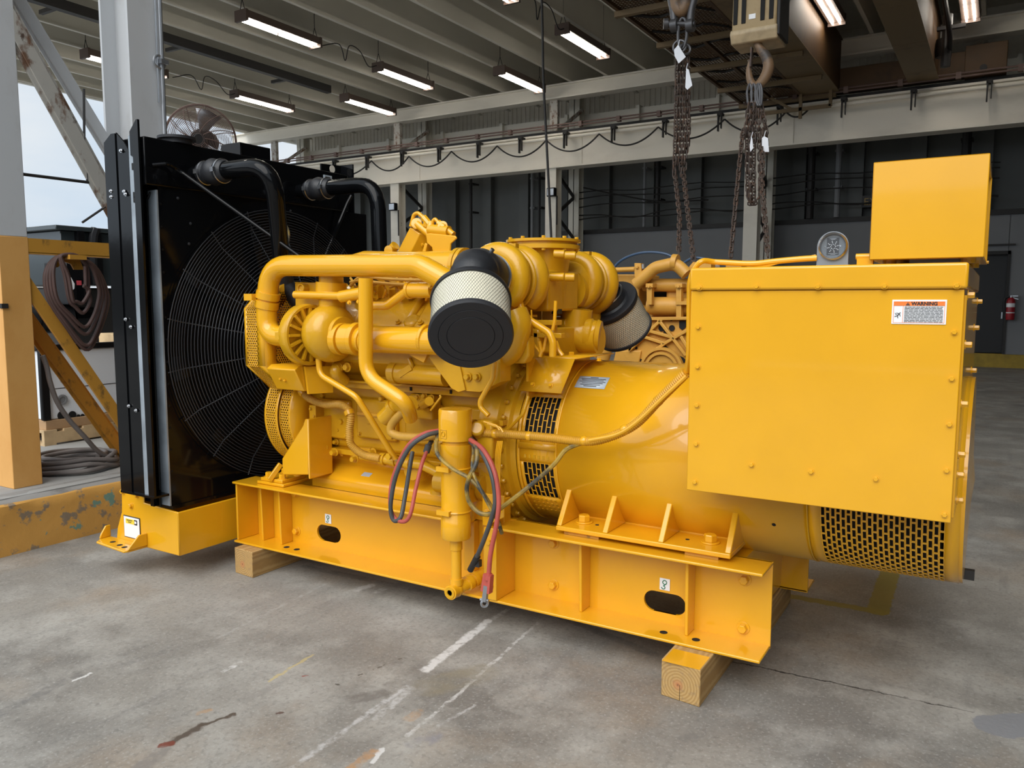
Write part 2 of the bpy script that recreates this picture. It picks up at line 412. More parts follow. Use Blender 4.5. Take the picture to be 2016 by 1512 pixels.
# ------------------------------------------------------------------ far wall
WY, GY = 22.3, 20.3
b = MB()
b.box(-23, 14, WY+.16, WY+.24, .32, 8.36)
xx = -20.6
for x in [-22.9, -22.3] + [-21.7+1.40*k for k in range(26)]:      # deep ribs of the lower sheeting
    b.box(x, x+.34, WY-.06, WY+.17, .33, 7.0)
struct(b, 'wall_back', 'wall_dark')
b = MB()
for k in range(230):                                               # ribbed sheet above the girder
    x = -23+k*.16; b.box(x, x+.09, WY+.08, WY+.165, 7.02, 8.36)
b.box(-23, 14, WY+.10, WY+.165, 7.0, 8.36)
struct(b, 'wall_back_upper', 'girder_paint')
b = MB()
for k in range(16):
    x = -22.9+k*2.3; b.box(x, x+2.24, WY-.30, WY+.1, 6.62, 7.05)
    b.box(x+2.2, x+2.3, WY-.42, WY+.1, 6.56, 7.10)
b.box(-23, 14, WY-.34, WY+.1, 6.5, 6.62)
struct(b, 'trim_3', 'roof_grey', 'row of grey box ledges on the far wall above the crane beam')
b = MB(); b.box(-11.55, -.86, WY-.30, WY-.05, .32, 3.55); b.box(.06, .9, WY-.30, WY-.05, .32, 3.55); b.box(-.87, .07, WY-.30, WY-.05, 2.66, 3.55)
struct(b, 'wall_back_lower', 'block_grey', 'smooth dark grey block wall below the ribbed sheeting')
b = MB(); b.box(.9, 14, WY-.9, WY-.05, .32, 3.4); struct(b, 'wall_right_lower', 'wall_dark')
b = MB(); b.box(-11.6, 14, WY-.36, WY-.04, 3.55, 3.67); struct(b, 'trim_4', 'dark_steel', 'dark cap rail on top of the grey block wall')
b = MB(); b.box(-.86, .06, WY-.16, WY-.10, .34, 2.64); d = struct(b, 'door_1', 'door_black', 'black steel door in the grey block wall')
b = MB(); b.box(-.93, -.86, WY-.33, WY-.10, .33, 2.72); b.box(.06, .12, WY-.33, WY-.10, .33, 2.72); b.box(-.93, .12, WY-.33, WY-.10, 2.64, 2.72); b.box(-1.3, .2, WY-.36, WY-.3, 2.84, 2.88); b.build('door_frame', 'dark_steel', d)
b = MB(); b.box(-.76, -.52, WY-.19, WY-.16, 1.80, 2.10); b.build('door_notice', 'block_grey', d)
b = MB(); b.box(0, .03, WY-.22, WY-.16, 1.15, 1.3); b.build('door_handle', 'galv', d)
b = MB(); b.box(4.0, 4.3, -2.5, WY, 0, 8.4)  # unseen wall added close in to block sky light from the right
for k in range(49): b.box(3.92, 4.0, -2.5+k*.5, -2.22+k*.5, 0, 8.4)
struct(b, 'wall_right_blocker', 'wall_dark')

b = MB(); b.box(-60, 30, -20, -16, -.1, 4.2)  # unseen block added to keep low sky out of the reflections
for k in range(18): b.box(-58+5*k, -55+5*k, -16, -15.9, 1.6, 3.2)
mat('blocker_grey', (.30, .29, .27), .8); struct(b, 'reflection_blocker', 'blocker_grey', 'added grey block behind the viewer, unseen, darkens the reflections')
# ------------------------------------------------------------------ roof
b = MB(); b.box(-23.4, 14, 2.4, 24, 8.36, 8.46); struct(b, 'ceiling', 'roof_grey')
JX = [-23.3] + [-22.35+1.083*k for k in range(30)]
def joist(x):
    b = MB(); b.prism([(x, 2.4, 7.52), (x+.085, 2.4, 7.52), (x+.085, 2.4, 7.55), (x+.025, 2.4, 7.55), (x+.025, 2.4, 8.37), (x, 2.4, 8.37)], (0, 19.85, 0))
    return struct(b, 'roof_joist', 'roof_grey', 'long grey steel joist running under the roof deck')
for x in JX: joist(x)['group'] = 'roof joists'
b = MB(); b.box(-23.46, -23.3, 2.4, 24, 7.5, 8.5); struct(b, 'trim_5', 'roof_grey', 'edge fascia of the roof on the open side')
b = MB(); b.box(-24.2, 14, GY-.12, GY+.10, 7.14, 7.50); b.box(-24.2, 14, GY-.2, GY+.18, 7.12, 7.16); b.box(-24.2, 14, GY-.2, GY+.18, 7.47, 7.51)
struct(b, 'eave_beam', 'girder_paint', 'pale steel beam under the roof joists, above the crane beam')
b = MB(); b.box(-24.2, 14, GY-.10, GY+.10, 5.28, 6.12); b.box(-24.2, 14, GY-.24, GY+.24, 5.24, 5.28); b.box(-24.2, 14, GY-.24, GY+.24, 6.12, 6.17)
for k in range(7): b.box(-15.66+5.6*(k-1)-.03, -15.66+5.6*(k-1)+.0, GY-.115, GY-.09, 5.3, 6.1)
struct(b, 'crane_beam', 'girder_paint', 'deep pale steel crane beam across the far side')
b = MB(); b.box(-24, 14, GY-.06, GY+.06, 6.17, 6.28); struct(b, 'crane_rail', 'dark_steel', 'dark rail on top of the far crane beam')
b = MB()
for dz, dy in ((6.30, -.33), (6.38, -.29)): b.sweep([(-24, GY+dy, dz), (3.9, GY+dy, dz)], .022, 8)
for k in range(34): b.box(-23.5+1.12*k, -23.4+1.12*k, GY-.36, GY-.24, 6.26, 6.40)
tag(b.build('conductor_pipe', 'pipe_red'), 'thin reddish conductor pipes along the top of the far crane beam', 'pipe')
b = MB(); b.sweep([(-24, GY-.34, 6.02), (3.9, GY-.34, 6.02)], .045, 10); tag(b.build('festoon_track', 'girder_paint'), 'pale festoon cable track on the face of the crane beam', 'track')
hx = [-18.94+1.421*k for k in range(15)]
for i, x in enumerate(hx):
    b = MB(); b.box(x-.05, x-.02, GY-.47, GY-.39, 5.70, 6.10); b.box(x+.03, x+.05, GY-.47, GY-.39, 5.76, 6.10); b.box(x-.06, x+.06, GY-.47, GY-.26, 6.07, 6.14)
    tag(b.build('track_hanger', 'dark_steel'), 'small dark bracket hanging from the festoon track', 'bracket', 'festoon track brackets')
fx = [-19.0, -17.3] + [-15.62+1.53*k for k in range(8)]
b = MB()
fxs = [-19.3, -17.25, -15.75, -14.15, -12.55, -10.95, -9.35, -7.7, -6.0, -4.55, -4.05]
for a, e in zip(fxs[:-1], fxs[1:]):
    b.cable([(a+(e-a)*t/8, GY-.53, 5.95-.46*min(1, (e-a)/1.3)*(1-(2*t/8-1)**2)*.8) for t in range(9)], .022, 6, 3)
tag(b.build('festoon_cable', 'dark_steel'), 'black festoon cable looping along the pale crane beam', 'cable')
# laced columns on the far side
def far_column(x, up):
    r = empty('far_column', (x, GY, 0), 'pale laced steel column under the far crane beam at %s' % up, 'column'); r['kind'] = 'structure'
    b = MB(); b.box(x-.17, x+.17, GY-.17, GY-.14, .0, 5.25); b.box(x-.17, x+.17, GY+.14, GY+.17, 0, 5.25); b.box(x-.012, x+.012, GY-.15, GY+.15, 0, 5.25); b.build('front_leg', 'girder_paint', r)
    b = MB(); b.box(x-.17, x+.17, WY-.75, WY-.72, 0, 8); b.box(x-.17, x+.17, WY-.45, WY-.42, 0, 8); b.box(x-.012, x+.012, WY-.75, WY-.45, 0, 8); b.build('rear_leg', 'roof_grey', r)
    b = MB()
    for k in range(4):
        z = .4+k*1.2; b.bar((x, GY+.15, z), (x, WY-.72, z+.6), .05, .09); b.bar((x, WY-.72, z+.6), (x, GY+.15, z+1.2), .05, .09)
    b.build('lacing', 'dark_steel', r)
    b = MB(); b.box(x-.12, x+.12, GY-.02, GY+.10, 6.17, 7.14); b.bar((x-.1, GY+.1, 6.2), (x+.25, WY-.7, 7.1), .06, .1); b.build('upper_post', 'rusty_white', r)
for x, s in ((-22.2, 'the open end'), (-16.63, 'the second bay, behind the black radiator pipe'), (-11.0, 'the bay behind the engine'), (-5.4, 'the bay behind the chain slings')): far_column(x, s)
# services on the far wall
PX = [(-14.9, .05), (-12.6, .05), (-12.35, .04), (-11.75, .04), (-8.5, .07), (-5.9, .12), (-4.35, .09), (-3.7, .07), (-.9, .10), (-8.9, .04)]
for i, (x, r) in enumerate(PX):
    b = MB(); b.sweep([(x, WY-.42, 3.67 if x > -11.6 else .35), (x, WY-.42, 6.5)], r, 10)
    for z in (4.4, 5.3): b.box(x-r-.03, x+r+.03, WY-.43, WY-.06, z, z+.05)
    tag(b.build('wall_pipe', 'block_grey' if i % 2 else 'dark_steel'), 'dark vertical pipe on the ribbed far wall', 'pipe', 'vertical pipes on the far wall')
b = MB()
for z, s in ((4.30, .05), (4.10, -.06), (3.95, .03), (4.75, .0), (4.55, .04)):
    b.cable([(-11.2+1.0*k, WY-.5, z+.04*math.sin(k*2.1)+s*(k % 3)) for k in range(12)], .016, 5, 3)
b.cable([(-10.8, WY-.5, 4.9), (-9.6, WY-.5, 4.6), (-8.4, WY-.5, 4.35), (-7, WY-.5, 4.3)], .02, 5, 4)
tag(b.build('wall_cables', 'dark_steel'), 'black cables strung along the wall above the grey block wall', 'cable')
r = empty('exit_sign', (-2.9, WY-.4, 4.0), 'small dark exit sign on the far wall beside the upper yellow box', 'sign')
b = MB(); b.box(-3.12, -2.55, WY-.42, WY-.05, 3.88, 4.16); b.build('sign_panel', 'door_black', r)
mat('sign_tan', (.30, .20, .06), .6)
text('lettering', 'EXIT', (-3.08, WY-.421, 3.93), (1, 0, 0), (0, 0, 1), .25, 'sign_tan', r)
# ceiling lights
b0 = None
def light(x, y, lab, grp, lit=(1, 1)):
    global b0
    z = 7.2; r = empty('ceiling_light', (x, y, z), lab, 'light', grp)
    b = MB(); b.box(x-.16, x+.16, y-1.04, y+1.04, z+.02, z+.17); b.box(x-.17, x+.17, y-1.06, y-1.0, z-.04, z+.18); b.box(x-.17, x+.17, y+1.0, y+1.06, z-.04, z+.18); b.build('housing', 'fixture', r)
    for k in (0, 1):
        for s in (-.07, .07):
            b = MB(); yy = y-1.0+k*1.02; b.sweep([(x+s, yy, z-.005), (x+s, yy+.96, z-.005)], .018, 8); b.build('tube', 'tube_light', r)
    for yy in (y-1.0, y+1.0):
        b = MB(); b.sweep([(x-.1, yy, z+.09), (x, yy, z+.40), (x, yy, 8.38)], .008, 5); b.sweep([(x+.1, yy, z+.09), (x, yy, z+.40)], .008, 5); b.build('hanger', 'dark_steel', r)
    return r
for x, row in ((-18.55, 'row nearest the open side'), (-13.42, 'second row from the open side'), (-8.25, 'row above the engine'), (-3.2, 'row beside the orange crane beam'), (-.85, 'row at the far right')):
    for y in (4.2, 8.3, 12.35, 16.62) if x == -18.55 else ((4.3, 8.4, 12.55, 16.7) if x == -13.42 else ((4.3, 8.4, 12.5, 16.6) if x == -8.25 else ((17.0,) if x == -3.2 else (18.2,)))):
        light(x, y, 'hung tube light in the %s, %s' % (row, {0: 'nearest the open front', 1: 'second from the open front', 2: 'third from the open front', 3: 'closest to the eave beam'}[min(3, int((y-2)/4))]), 'hung ceiling lights')
light(-16.2, 18.5, 'twin tube ceiling light hung alone just above the eave beam, left', 'hung ceiling lights')
light(-11.02, 18.5, 'twin tube ceiling light hung alone just above the eave beam, right', 'hung ceiling lights')
b = MB(); b.box(-16.42, -16.25, 2.6, 17.0, 7.30, 7.50)
for y in (9.5, 12.4, 15.6): b.box(-17.1, -16.3, y, y+.08, 7.36, 7.44)
tag(b.build('cable_tray', 'dark_steel'), 'long dark cable tray with side arms under the roof', 'tray')
for x, ya, yb, lw in ((-13.4, 13.7, 15.6, 'second light row'), (-8.2, 13.6, 15.6, 'light row above the engine'), (-18.5, 13.6, 15.6, 'light row nearest the open side')):
    b = MB(); b.cable([(x, ya, 7.25), (x+.1, ya+.5, 7.4), (x-.05, (ya+yb)/2-.1, 7.15), (x, (ya+yb)/2, 7.50), (x+.05, (ya+yb)/2+.3, 7.45), (x, yb-.3, 7.2), (x, yb, 7.28)], .012, 5)
    tag(b.build('light_wiring', 'dark_steel'), 'thin black wire looped between two lamps of the '+lw, 'cable')
# ------------------------------------------------------------------ laced column at the open side
XC = -5.41
r = empty('column', (-5.53, 2.76, CZ), 'white over yellow steel column at the left edge, standing on the kerb', 'column'); r['kind'] = 'structure'
b = MB(); b.box(-5.78, XC, 2.67, 2.85, 1.957, 8.05); b.build('upper_shaft', 'column_white', r, bev=.004)
b = MB(); b.box(-5.785, XC+.002, 2.668, 2.852, CZ, 1.957); b.build('lower_shaft', 'column_yellow', r, bev=.004)
b = MB(); b.box(XC-.02, XC+.012, 2.66, 2.70, 1.50, 1.53); b.build('clip', 'dark_steel', r)
r = empty('column', (-5.57, 3.75, CZ), 'white steel H column rising behind the black radiator', 'column'); r['kind'] = 'structure'
b = MB(); b.box(XC-.022, XC, 3.63, 3.875, 1.957, 8.05); b.box(-5.75, -5.728, 3.63, 3.875, 1.957, 8.05); b.box(-5.74, XC-.01, 3.74, 3.76, 1.957, 8.05); b.build('upper_shaft', 'column_white', r)
b = MB(); b.box(XC-.022, XC, 3.63, 3.875, CZ, 1.957); b.box(-5.75, -5.728, 3.63, 3.875, CZ, 1.957); b.box(-5.74, XC-.01, 3.74, 3.76, CZ, 1.957); b.build('lower_shaft', 'column_yellow', r)
b = MB(); b.sweep([(XC+.03, 3.87, 2.2), (XC+.03, 3.87, 3.2), (XC+.03, 3.89, 8)], .016, 8); b.sweep([(XC+.03, 3.83, 3.0), (XC+.03, 3.85, 8)], .007, 6); b.box(XC-.01, XC+.07, 3.84, 3.90, 3.28, 3.31); b.ring(at(314, 122, 'X', XC+.03), (1, 0, 0), .045, .010); tag(b.build('conduit', 'galv', r), 'galvanised conduit with a shackle')
def brace(p, q, X, w, h, m, lab, nm='lacing_brace'):
    p, q = at(*p, 'X', X), at(*q, 'X', X); d = (q-p); d.normalize()
    tq = (3.66-p.y)/d.y; tp = (2.80-p.y)/d.y
    if (p+d*tq).z < CZ: tq = (CZ-p.z)/d.z
    b = MB(); b.bar(p+d*tp, p+d*tq, w, h, d.cross(V((1, 0, 0))))
    if w > .03: b.bar(p+d*tp+V((.0, 0, 0)), p+d*tq, .012, h*1.5, d.cross(V((1, 0, 0))))
    o = b.build(nm, m, bev=.003); o['kind'] = 'structure'; o['label'] = lab
brace((83, 79), (170, 222), -5.70, .05, .075, 'column_white', 'white diagonal brace between the two columns, upper of the pair')
brace((50, 95), (155, 286), -5.43, .04, .10, 'rusty_white', 'rust-stained white diagonal brace between the two columns')
brace((176, 739.5), (217, 799), -5.43, .02, .085, 'brace_yellow', 'grimy yellow diagonal brace low between the columns, upper of the pair')
brace((132, 739.5), (218, 858.6), -5.70, .05, .08, 'brace_yellow', 'grimy yellow diagonal brace low between the columns, lower of the pair')
b = MB(); b.box(XC-.03, XC, 2.85, 3.63, 1.858, 1.952); b.box(XC-.10, XC, 2.85, 3.63, 1.852, 1.862); o = b.build('column_strut', 'brace_yellow'); o['kind'] = 'structure'; o['label'] = 'yellow horizontal strut between the two columns'
b = MB(); X = XC+.012
pl = [at(x, y, 'X', X) for x, y in ((119, 502), (152, 502), (163, 531), (144, 531), (138, 520), (122, 514), (113, 526), (106, 527))]
b.prism(pl, (.012, 0, 0)); b.box(X, X+.11, pl[0].y, pl[1].y, pl[0].z-.03, pl[0].z); tag(b.build('hose_hook', 'brace_yellow'), 'yellow steel hose hook under the horizontal strut', 'hook')
mat('hose_brown', (.075, .040, .034), .6, var=.15, vscale=8)
mat('hose_grey', (.155, .135, .125), .7, var=.15, vscale=8)
b = MB(); pts = []
for k in range(6):
    X = XC+.03+.012*k; d = [0, 5, 11, 17, 40, 47][k]; e = [0, 8, 30, 44, 72, 92][k]
    for x, y in ((150, 503), (122, 503), (100+d*.5, 516), (88+d, 545), (96+d, 590), (128+d*.5, 640-e*.5), (168-d*.1, 688-e), (190-d*.3, 664-e), (212-d, 600-e*.4), (206-d*.8, 560), (186-d*.4, 524)):
        pts.append(at(x, y, 'X', X))
b.cable(pts, .0125, 9, 5)
tag(b.build('air_hose', 'hose_brown'), 'brown rubber hose coiled in loops over the yellow hook', 'hose')
b = MB(); pts = [at(x, y, 'X', XC-.06) for x, y in ((84, 700), (92, 722), (98, 750), (112, 790), (135, 825), (165, 858))]+[at(195, 890, 'X', -5.5), V((-5.53, 3.46, CZ+.05)), V((-5.55, 3.52, CZ+.035))]
for k in range(6):
    for t in range(10):
        a = 2*PI*t/10+.5; q = .30-.022*k+.02*math.sin(3*a+k)
        pts.append(V((-5.74+q*1.0*math.sin(a+1.2), 3.26+q*1.08*math.cos(a+1.2), CZ+.022+.035*(k % 3)+.008*math.sin(2*a+k))))
b.cable(pts, .0165, 10, 5)
tag(b.build('floor_hose', 'hose_grey'), 'grey hose coiled flat on the kerb platform beside the left column', 'hose')

# ------------------------------------------------------------------ things in the yard beyond the columns
mat('pallet_wood', (.50, .36, .20), .8, var=.25, vscale=6, bump=.2)
mat('cardboard', (.40, .25, .13), .8, var=.12)
mat('machine_white', (.74, .78, .83), .45)
r = empty('pallet', (-7.3, 4.05, CZ), 'pale wooden pallet under the white machine in the yard', 'pallet')
x0, x1, y0, y1 = -7.85, -6.80, 3.62, 4.55
for k, x in enumerate((x0, (x0+x1)/2-.02, x1-.04)):
    b = MB(); b.box(x, x+.04, y0, y1, CZ+.015, CZ+.11); b.build('stringer', 'pallet_wood', r)
for k in range(6):
    y = y0+k*.17; b = MB(); b.box(x0, x1, y, y+.11, CZ+.11, CZ+.13); b.build('deck_board', 'pallet_wood', r)
for y in (y0, y1-.1):
    b = MB(); b.box(x0, x1, y, y+.10, CZ, CZ+.015); b.build('bottom_board', 'pallet_wood', r)
b = MB(); b.box(x0+.02, x1-.02, y0+.03, y1-.05, CZ+.13, CZ+.21)
tag(b.build('wooden_tray', 'cardboard', bev=.004), 'brown shallow wooden tray between the pallet and white machine', 'tray')
r = empty('machine', (-7.3, 4.05, CZ+.212), 'white cabinet machine with black frame standing on a tray and pallet', 'machine')
mz0, mz1, my1 = CZ+.212, 1.13, 4.46
b = MB(); b.box(-7.8, -6.84, 3.66, my1, mz0, mz1); b.build('cabinet', 'machine_white', r, bev=.01)
b = MB(); b.box(-6.86, -6.815, 3.63, 3.70, mz0, mz1+.04); b.box(-6.86, -6.815, my1-.03, my1+.03, mz0, mz1+.04); b.box(-6.87, -6.82, 3.63, my1+.03, mz1, mz1+.05); b.box(-7.8, -6.82, 3.63, 3.70, mz1, mz1+.05); b.build('frame', 'black_satin', r, bev=.01)
b = MB(); p = at(122, 787, 'X', -6.838); b.lathe(p, (1, 0, 0), [(.045, 0), (.045, .012), (.028, .012), (.028, .004), (0, .004)], 24); b.build('dial', 'block_grey', r)
for x, y, q in ((122, 818, .040), (142, 817, .034), (154, 819, .015), (162, 818, .015)):
    b = MB(); b.lathe(at(x, y, 'X', -6.84), (1, 0, 0), [(q, 0), (q, .008), (q*.8, .008)], 20); b.build('port', 'dark_hole', r)
b = MB(); b.box(-6.842, -6.838, 3.70, my1-.03, .800, .806); b.build('seam', 'dark_steel', r)
b = MB(); p = at(122, 750, 'X', -6.84); b.box(-6.845, -6.83, p.y-.012, p.y+.012, p.z-.01, p.z+.02); b.build('latch', 'black_satin', r)
for i, (x, y, xx, yy) in enumerate(((206, 735, 240, 790), (207, 702, 240, 733), (203, 765, 238, 812))):
    X = -7.6+.1*i; p = at(x, y, 'X', X); q = at(xx, yy, 'X', X); z0 = (CZ, 1.12, .62)[i]
    p0 = at(206, 733, 'X', X)
b = MB(); b.box(-7.9, -7.3, 4.75, 5.35, CZ, 1.02); r = tag(b.build('carton', 'cardboard', bev=.006, root=(-7.6, 5.05, CZ)), 'brown cardboard carton on the ground right of the white machine', 'box')
b = MB(); b.box(-7.302, -7.296, 5.02, 5.06, CZ, 1.02); b.build('tape', 'pallet_wood', r)
b = MB(); b.box(-7.85, -7.35, 4.78, 5.3, 1.02, 1.22); r = tag(b.build('carton', 'pallet_wood', bev=.006, root=(-7.6, 5.05, 1.02)), 'pale carton stacked on the brown carton behind the radiator', 'box')
b = MB(); b.box(-7.352, -7.345, 4.85, 4.95, 1.06, 1.12); b.build('printed_mark', 'ink', r)
# black generator set standing far back in the yard
r = empty('yard_generator', (-11.0, 6.6, CZ), 'black enclosed generator standing in the yard behind the hose loops', 'generator')
gx = -10.4
def gp(x, y): return at(x, y, 'X', gx)
tz = gp(113, 446).z; ya = gp(118, 500).y; yb = gp(240, 500).y
mat('black_sheen', (.04, .05, .055), .16)
b = MB(); b.box(gx-1.6, gx-.05, ya+.05, yb, 1.75, tz-.04); b.build('enclosure', 'black_sheen', r, bev=.01)
b = MB(); b.box(gx-1.7, gx+.03, ya-.05, yb, tz-.04, tz+.02); b.build('roof', 'black_sheen', r, bev=.01)
for x in (156, 190):
    p = gp(x, 480); b = MB(); b.box(gx-.05, gx+.04, p.y-.03, p.y+.05, 1.75, tz-.04); b.build('post', 'black_satin', r)
b = MB(); b.cable([gp(188, 450), gp(183, 470), gp(182, 520), gp(186, 560)], .06, 8); b.build('exhaust_hose', 'rubber', r)
p, q = gp(120, 516), gp(162, 600)
b = MB(); b.box(gx-.4, gx+.12, p.y, q.y, q.z, p.z); b.build('control_panel', 'black_satin', r, bev=.01)
b = MB(); b.quad(*[V((gx+.123, c.y, c.z)) for c in (gp(141, 550), gp(154, 550), gp(154, 596), gp(141, 596))]); b.build('panel_door', 'black_gloss', r)
b = MB(); c = gp(130, 562); b.prism([V((gx+.124, c.y+s, c.z+t)) for s, t in ((0, .10), (.04, .02), (.035, -.04), (0, -.07), (-.035, -.04), (-.04, .02))], (.004, 0, 0)); b.build('drop_sign', 'white', r)
b = MB(); c = gp(145, 557); b.box(gx+.12, gx+.128, c.y-.03, c.y+.03, c.z-.03, c.z+.03); mat('red_label', (.55, .06, .08), .5); b.build('red_label', 'red_label', r)
b = MB(); b.box(gx-1.6, gx-.1, ya+.1, yb, CZ+.55, 1.72); b.build('engine_block', 'dark_steel', r, bev=.03)
for k in range(5):
    c = gp(85+22*k, 625+6*(k % 2)); b = MB(); b.cyl((gx-.2, c.y-.12, c.z), (gx-.2, c.y+.14, c.z), .14+.03*(k % 3), 14); b.build('engine_pipe', ['rubber', 'black_gloss', 'rubber'][k % 3], r)
b = MB(); b.box(gx-1.7, gx+.1, ya-.3, yb, CZ+.45, CZ+.58); b.box(gx-1.6, gx-.2, ya-.2, ya, CZ, CZ+.45); b.box(gx-1.6, gx-.2, yb-.3, yb-.1, CZ, CZ+.45); b.build('base_frame', 'galv', r)
r = empty('box_trailer', (-24, 10.3, CZ), 'white box trailer far off in the yard beyond the column', 'trailer')
b = MB(); p = at(66, 512, 'X', -22); q = at(128, 640, 'X', -22); b.box(-25, -22, p.y-.8, q.y, q.z, p.z); b.build('body', 'white', r)
b = MB(); b.box(-25, -21.95, p.y-.8, q.y, q.z-.12, q.z); b.build('chassis', 'dark_steel', r)
for dy in (.6, 1.7):
    b = MB(); b.cyl((-22.5, q.y-dy, CZ+.42), (-22.1, q.y-dy, CZ+.42), .42, 24); b.build('wheel', 'rubber', r)
b = MB(); b.sweep([at(45, 343, 'X', -5.43), at(174, 359, 'X', -5.43)], .011, 6); b.sweep([at(172, 357, 'X', -5.43), at(166, 285, 'X', -5.43), at(165, 175, 'X', -5.43)], .008, 6)
tag(b.build('guy_rod', 'dark_steel'), 'thin dark rod from the left column to the rusty white brace', 'rod')
b = MB(); b.sweep([at(162, 438, 'X', -5.43), at(218, 400, 'X', -5.43)], .008, 6); tag(b.build('guy_rod', 'dark_steel'), 'short dark rod slanting down from the foot of the rusty white brace', 'rod')
# pedestal fan behind the radiator
fy = 4.9; fc = at(395, 276, 'Y', fy); fr = 66.5/FPX*(fc-CAM).dot(FW)
r = empty('pedestal_fan', (fc.x, fy+.15, CZ), 'rusty wire cage pedestal fan behind the radiator top', 'fan')
mat('rust_wire', (.17, .105, .085), .6)
ax = V((.66, -.74, -.10)).normalized(); dd, uu, ww = ortho(ax)
def fp(rad, a, h): return fc+ax*h+(uu*math.cos(a)+ww*math.sin(a))*rad
for sgn, nm in ((1, 'front_cage'), (-1, 'rear_cage')):
    b = MB()
    prof = [(fr*t, sgn*(.03+.11*math.sqrt(max(0, 1-t**2.2)))) for t in (.2, .32, .44, .56, .68, .8, .9, 1)]
    prof2 = [(fr*t, sgn*(.03+.11*math.sqrt(max(0, 1-t**2.2)))) for t in [.16+.042*k for k in range(21)]]
    for q, h in prof2: b.sweep([fp(q, 2*PI*k/40, h) for k in range(40)], .0022, 4, closed=True)
    for k in range(11):
        b.sweep([fp(q, 2*PI*k/11+(.9-q/fr)*.5, h) for q, h in prof], .0036, 4)
    b.sweep([fp(fr, 2*PI*k/48, sgn*.02) for k in range(48)], .007, 6, closed=True)
    b.build(nm, 'rust_wire', r)
for k in range(3):
    b = MB(); a = 2*PI*k/3+.2; vs = []
    for q in (fr*.2, fr*.45, fr*.7, fr*.9):
        wd = .25+.5*q; vs += [fp(q, a-wd, -.05), fp(q, a, 0), fp(q, a+wd, .05)]
    b.add(vs, [(i*3+j, i*3+j+1, i*3+j+4, i*3+j+3) for i in range(3) for j in range(2)]); b.build('blade', 'galv', r, solid=.004)
b = MB(); b.cyl(fc-ax*.32, fc-ax*.06, .11, 24); b.cyl(fc-ax*.06, fc+ax*.05, .06, 20); b.build('motor', 'dark_steel', r, bev=.01)
b = MB(); e = fc-ax*.2; b.sweep([V((e.x, e.y, CZ+.04)), V((e.x, e.y, e.z-.05))], .035, 12); b.build('pole', 'galv', r)
b = MB(); b.lathe((e.x, e.y, CZ), (0, 0, 1), [(.38, 0), (.38, .02), (.08, .06), (.045, .1)], 32); b.build('base', 'dark_steel', r)
# ------------------------------------------------------------------ timber blocks under the generator set
wm = mat('timber', (.50, .32, .12), .8); n = wm.node_tree; wb = n.nodes['Principled BSDF']
t_ = N('ShaderNodeTexCoord'); wp = N('ShaderNodeMapping'); n.links.new(t_.outputs['Object'], wp.inputs[0]); wp.inputs['Location'].default_value = (.01, 0, .012)
wv = N('ShaderNodeTexWave', wave_type='RINGS', rings_direction='Y'); wv.inputs['Scale'].default_value = 26; wv.inputs['Distortion'].default_value = 1.6; wv.inputs['Detail'].default_value = 2; wv.inputs['Detail Scale'].default_value = 1.2
n.links.new(wp.outputs[0], wv.inputs['Vector']); POS = t_.outputs['Object']
wl = N('ShaderNodeMapping'); wl.inputs['Scale'].default_value = (9, .8, 9); n.links.new(t_.outputs['Object'], wl.inputs[0])
c = mixc(rmp(wv.outputs['Fac'], .2, .9), (.47, .30, .115), (.37, .215, .07))
c = mixc(rmp(noise(6, 6, wl.outputs[0]), .52, .7, 0, .7), c, (.24, .16, .09))
ln = N('ShaderNodeVectorMath', operation='LENGTH'); sc_ = N('ShaderNodeVectorMath', operation='MULTIPLY'); sc_.inputs[1].default_value = (1, 0, 1); n.links.new(wp.outputs[0], sc_.inputs[0]); n.links.new(sc_.outputs[0], ln.inputs[0])
c = mixc(rmp(ln.outputs['Value'], .004, .028, .75, 0), c, (.48, .17, .07))
c = mixc(rmp(ln.outputs['Value'], .001, .006, .8, 0), c, (.12, .06, .03))
n.links.new(c, wb.inputs['Base Color'])
def timber(x0, x1, y0, y1, sk, lab):
    b = MB(); b.prism([(x0, y0, 0), (x1, y0-sk, 0), (x1, y0-sk, .1492), (x0, y0, .1492)], (sk*.0-.005, y1-y0, 0))
    o = b.build('timber_block', 'timber', bev=.004, root=((x0+x1)/2, y0, .075)); return tag(o, lab, 'timber', 'timber blocks under the skid')
t1 = timber(-1.068, -.905, 2.887, 3.50, .017, 'square timber with end grain rings under the right end of the skid')
b = MB(); b.box(-.989, -.9875, 2.8775, 2.89, .002, .065); b.build('split', 'dark_hole', t1)
b = MB(); b.box(-1.060, -.909, 2.872, 3.0, .1488, .1497); b.cm = 0; q = b.build('paint_band', 'yellow', t1)
timber(-3.668, -3.508, 2.975, 4.16, .013, 'weathered timber under the left end of the skid by the radiator')
timber(-1.01, -.845, 3.72, 4.17, 0, 'timber block under the far rail at the right end of the skid')

# ------------------------------------------------------------------ the generator set
G = empty('generator_set', (-2.2, 3.57, .15), 'large yellow diesel generator set with black radiator on timber blocks', 'generator')
YC, ZC, RD = 3.57, .855, .403
SX0, SX1 = -3.745, -.725
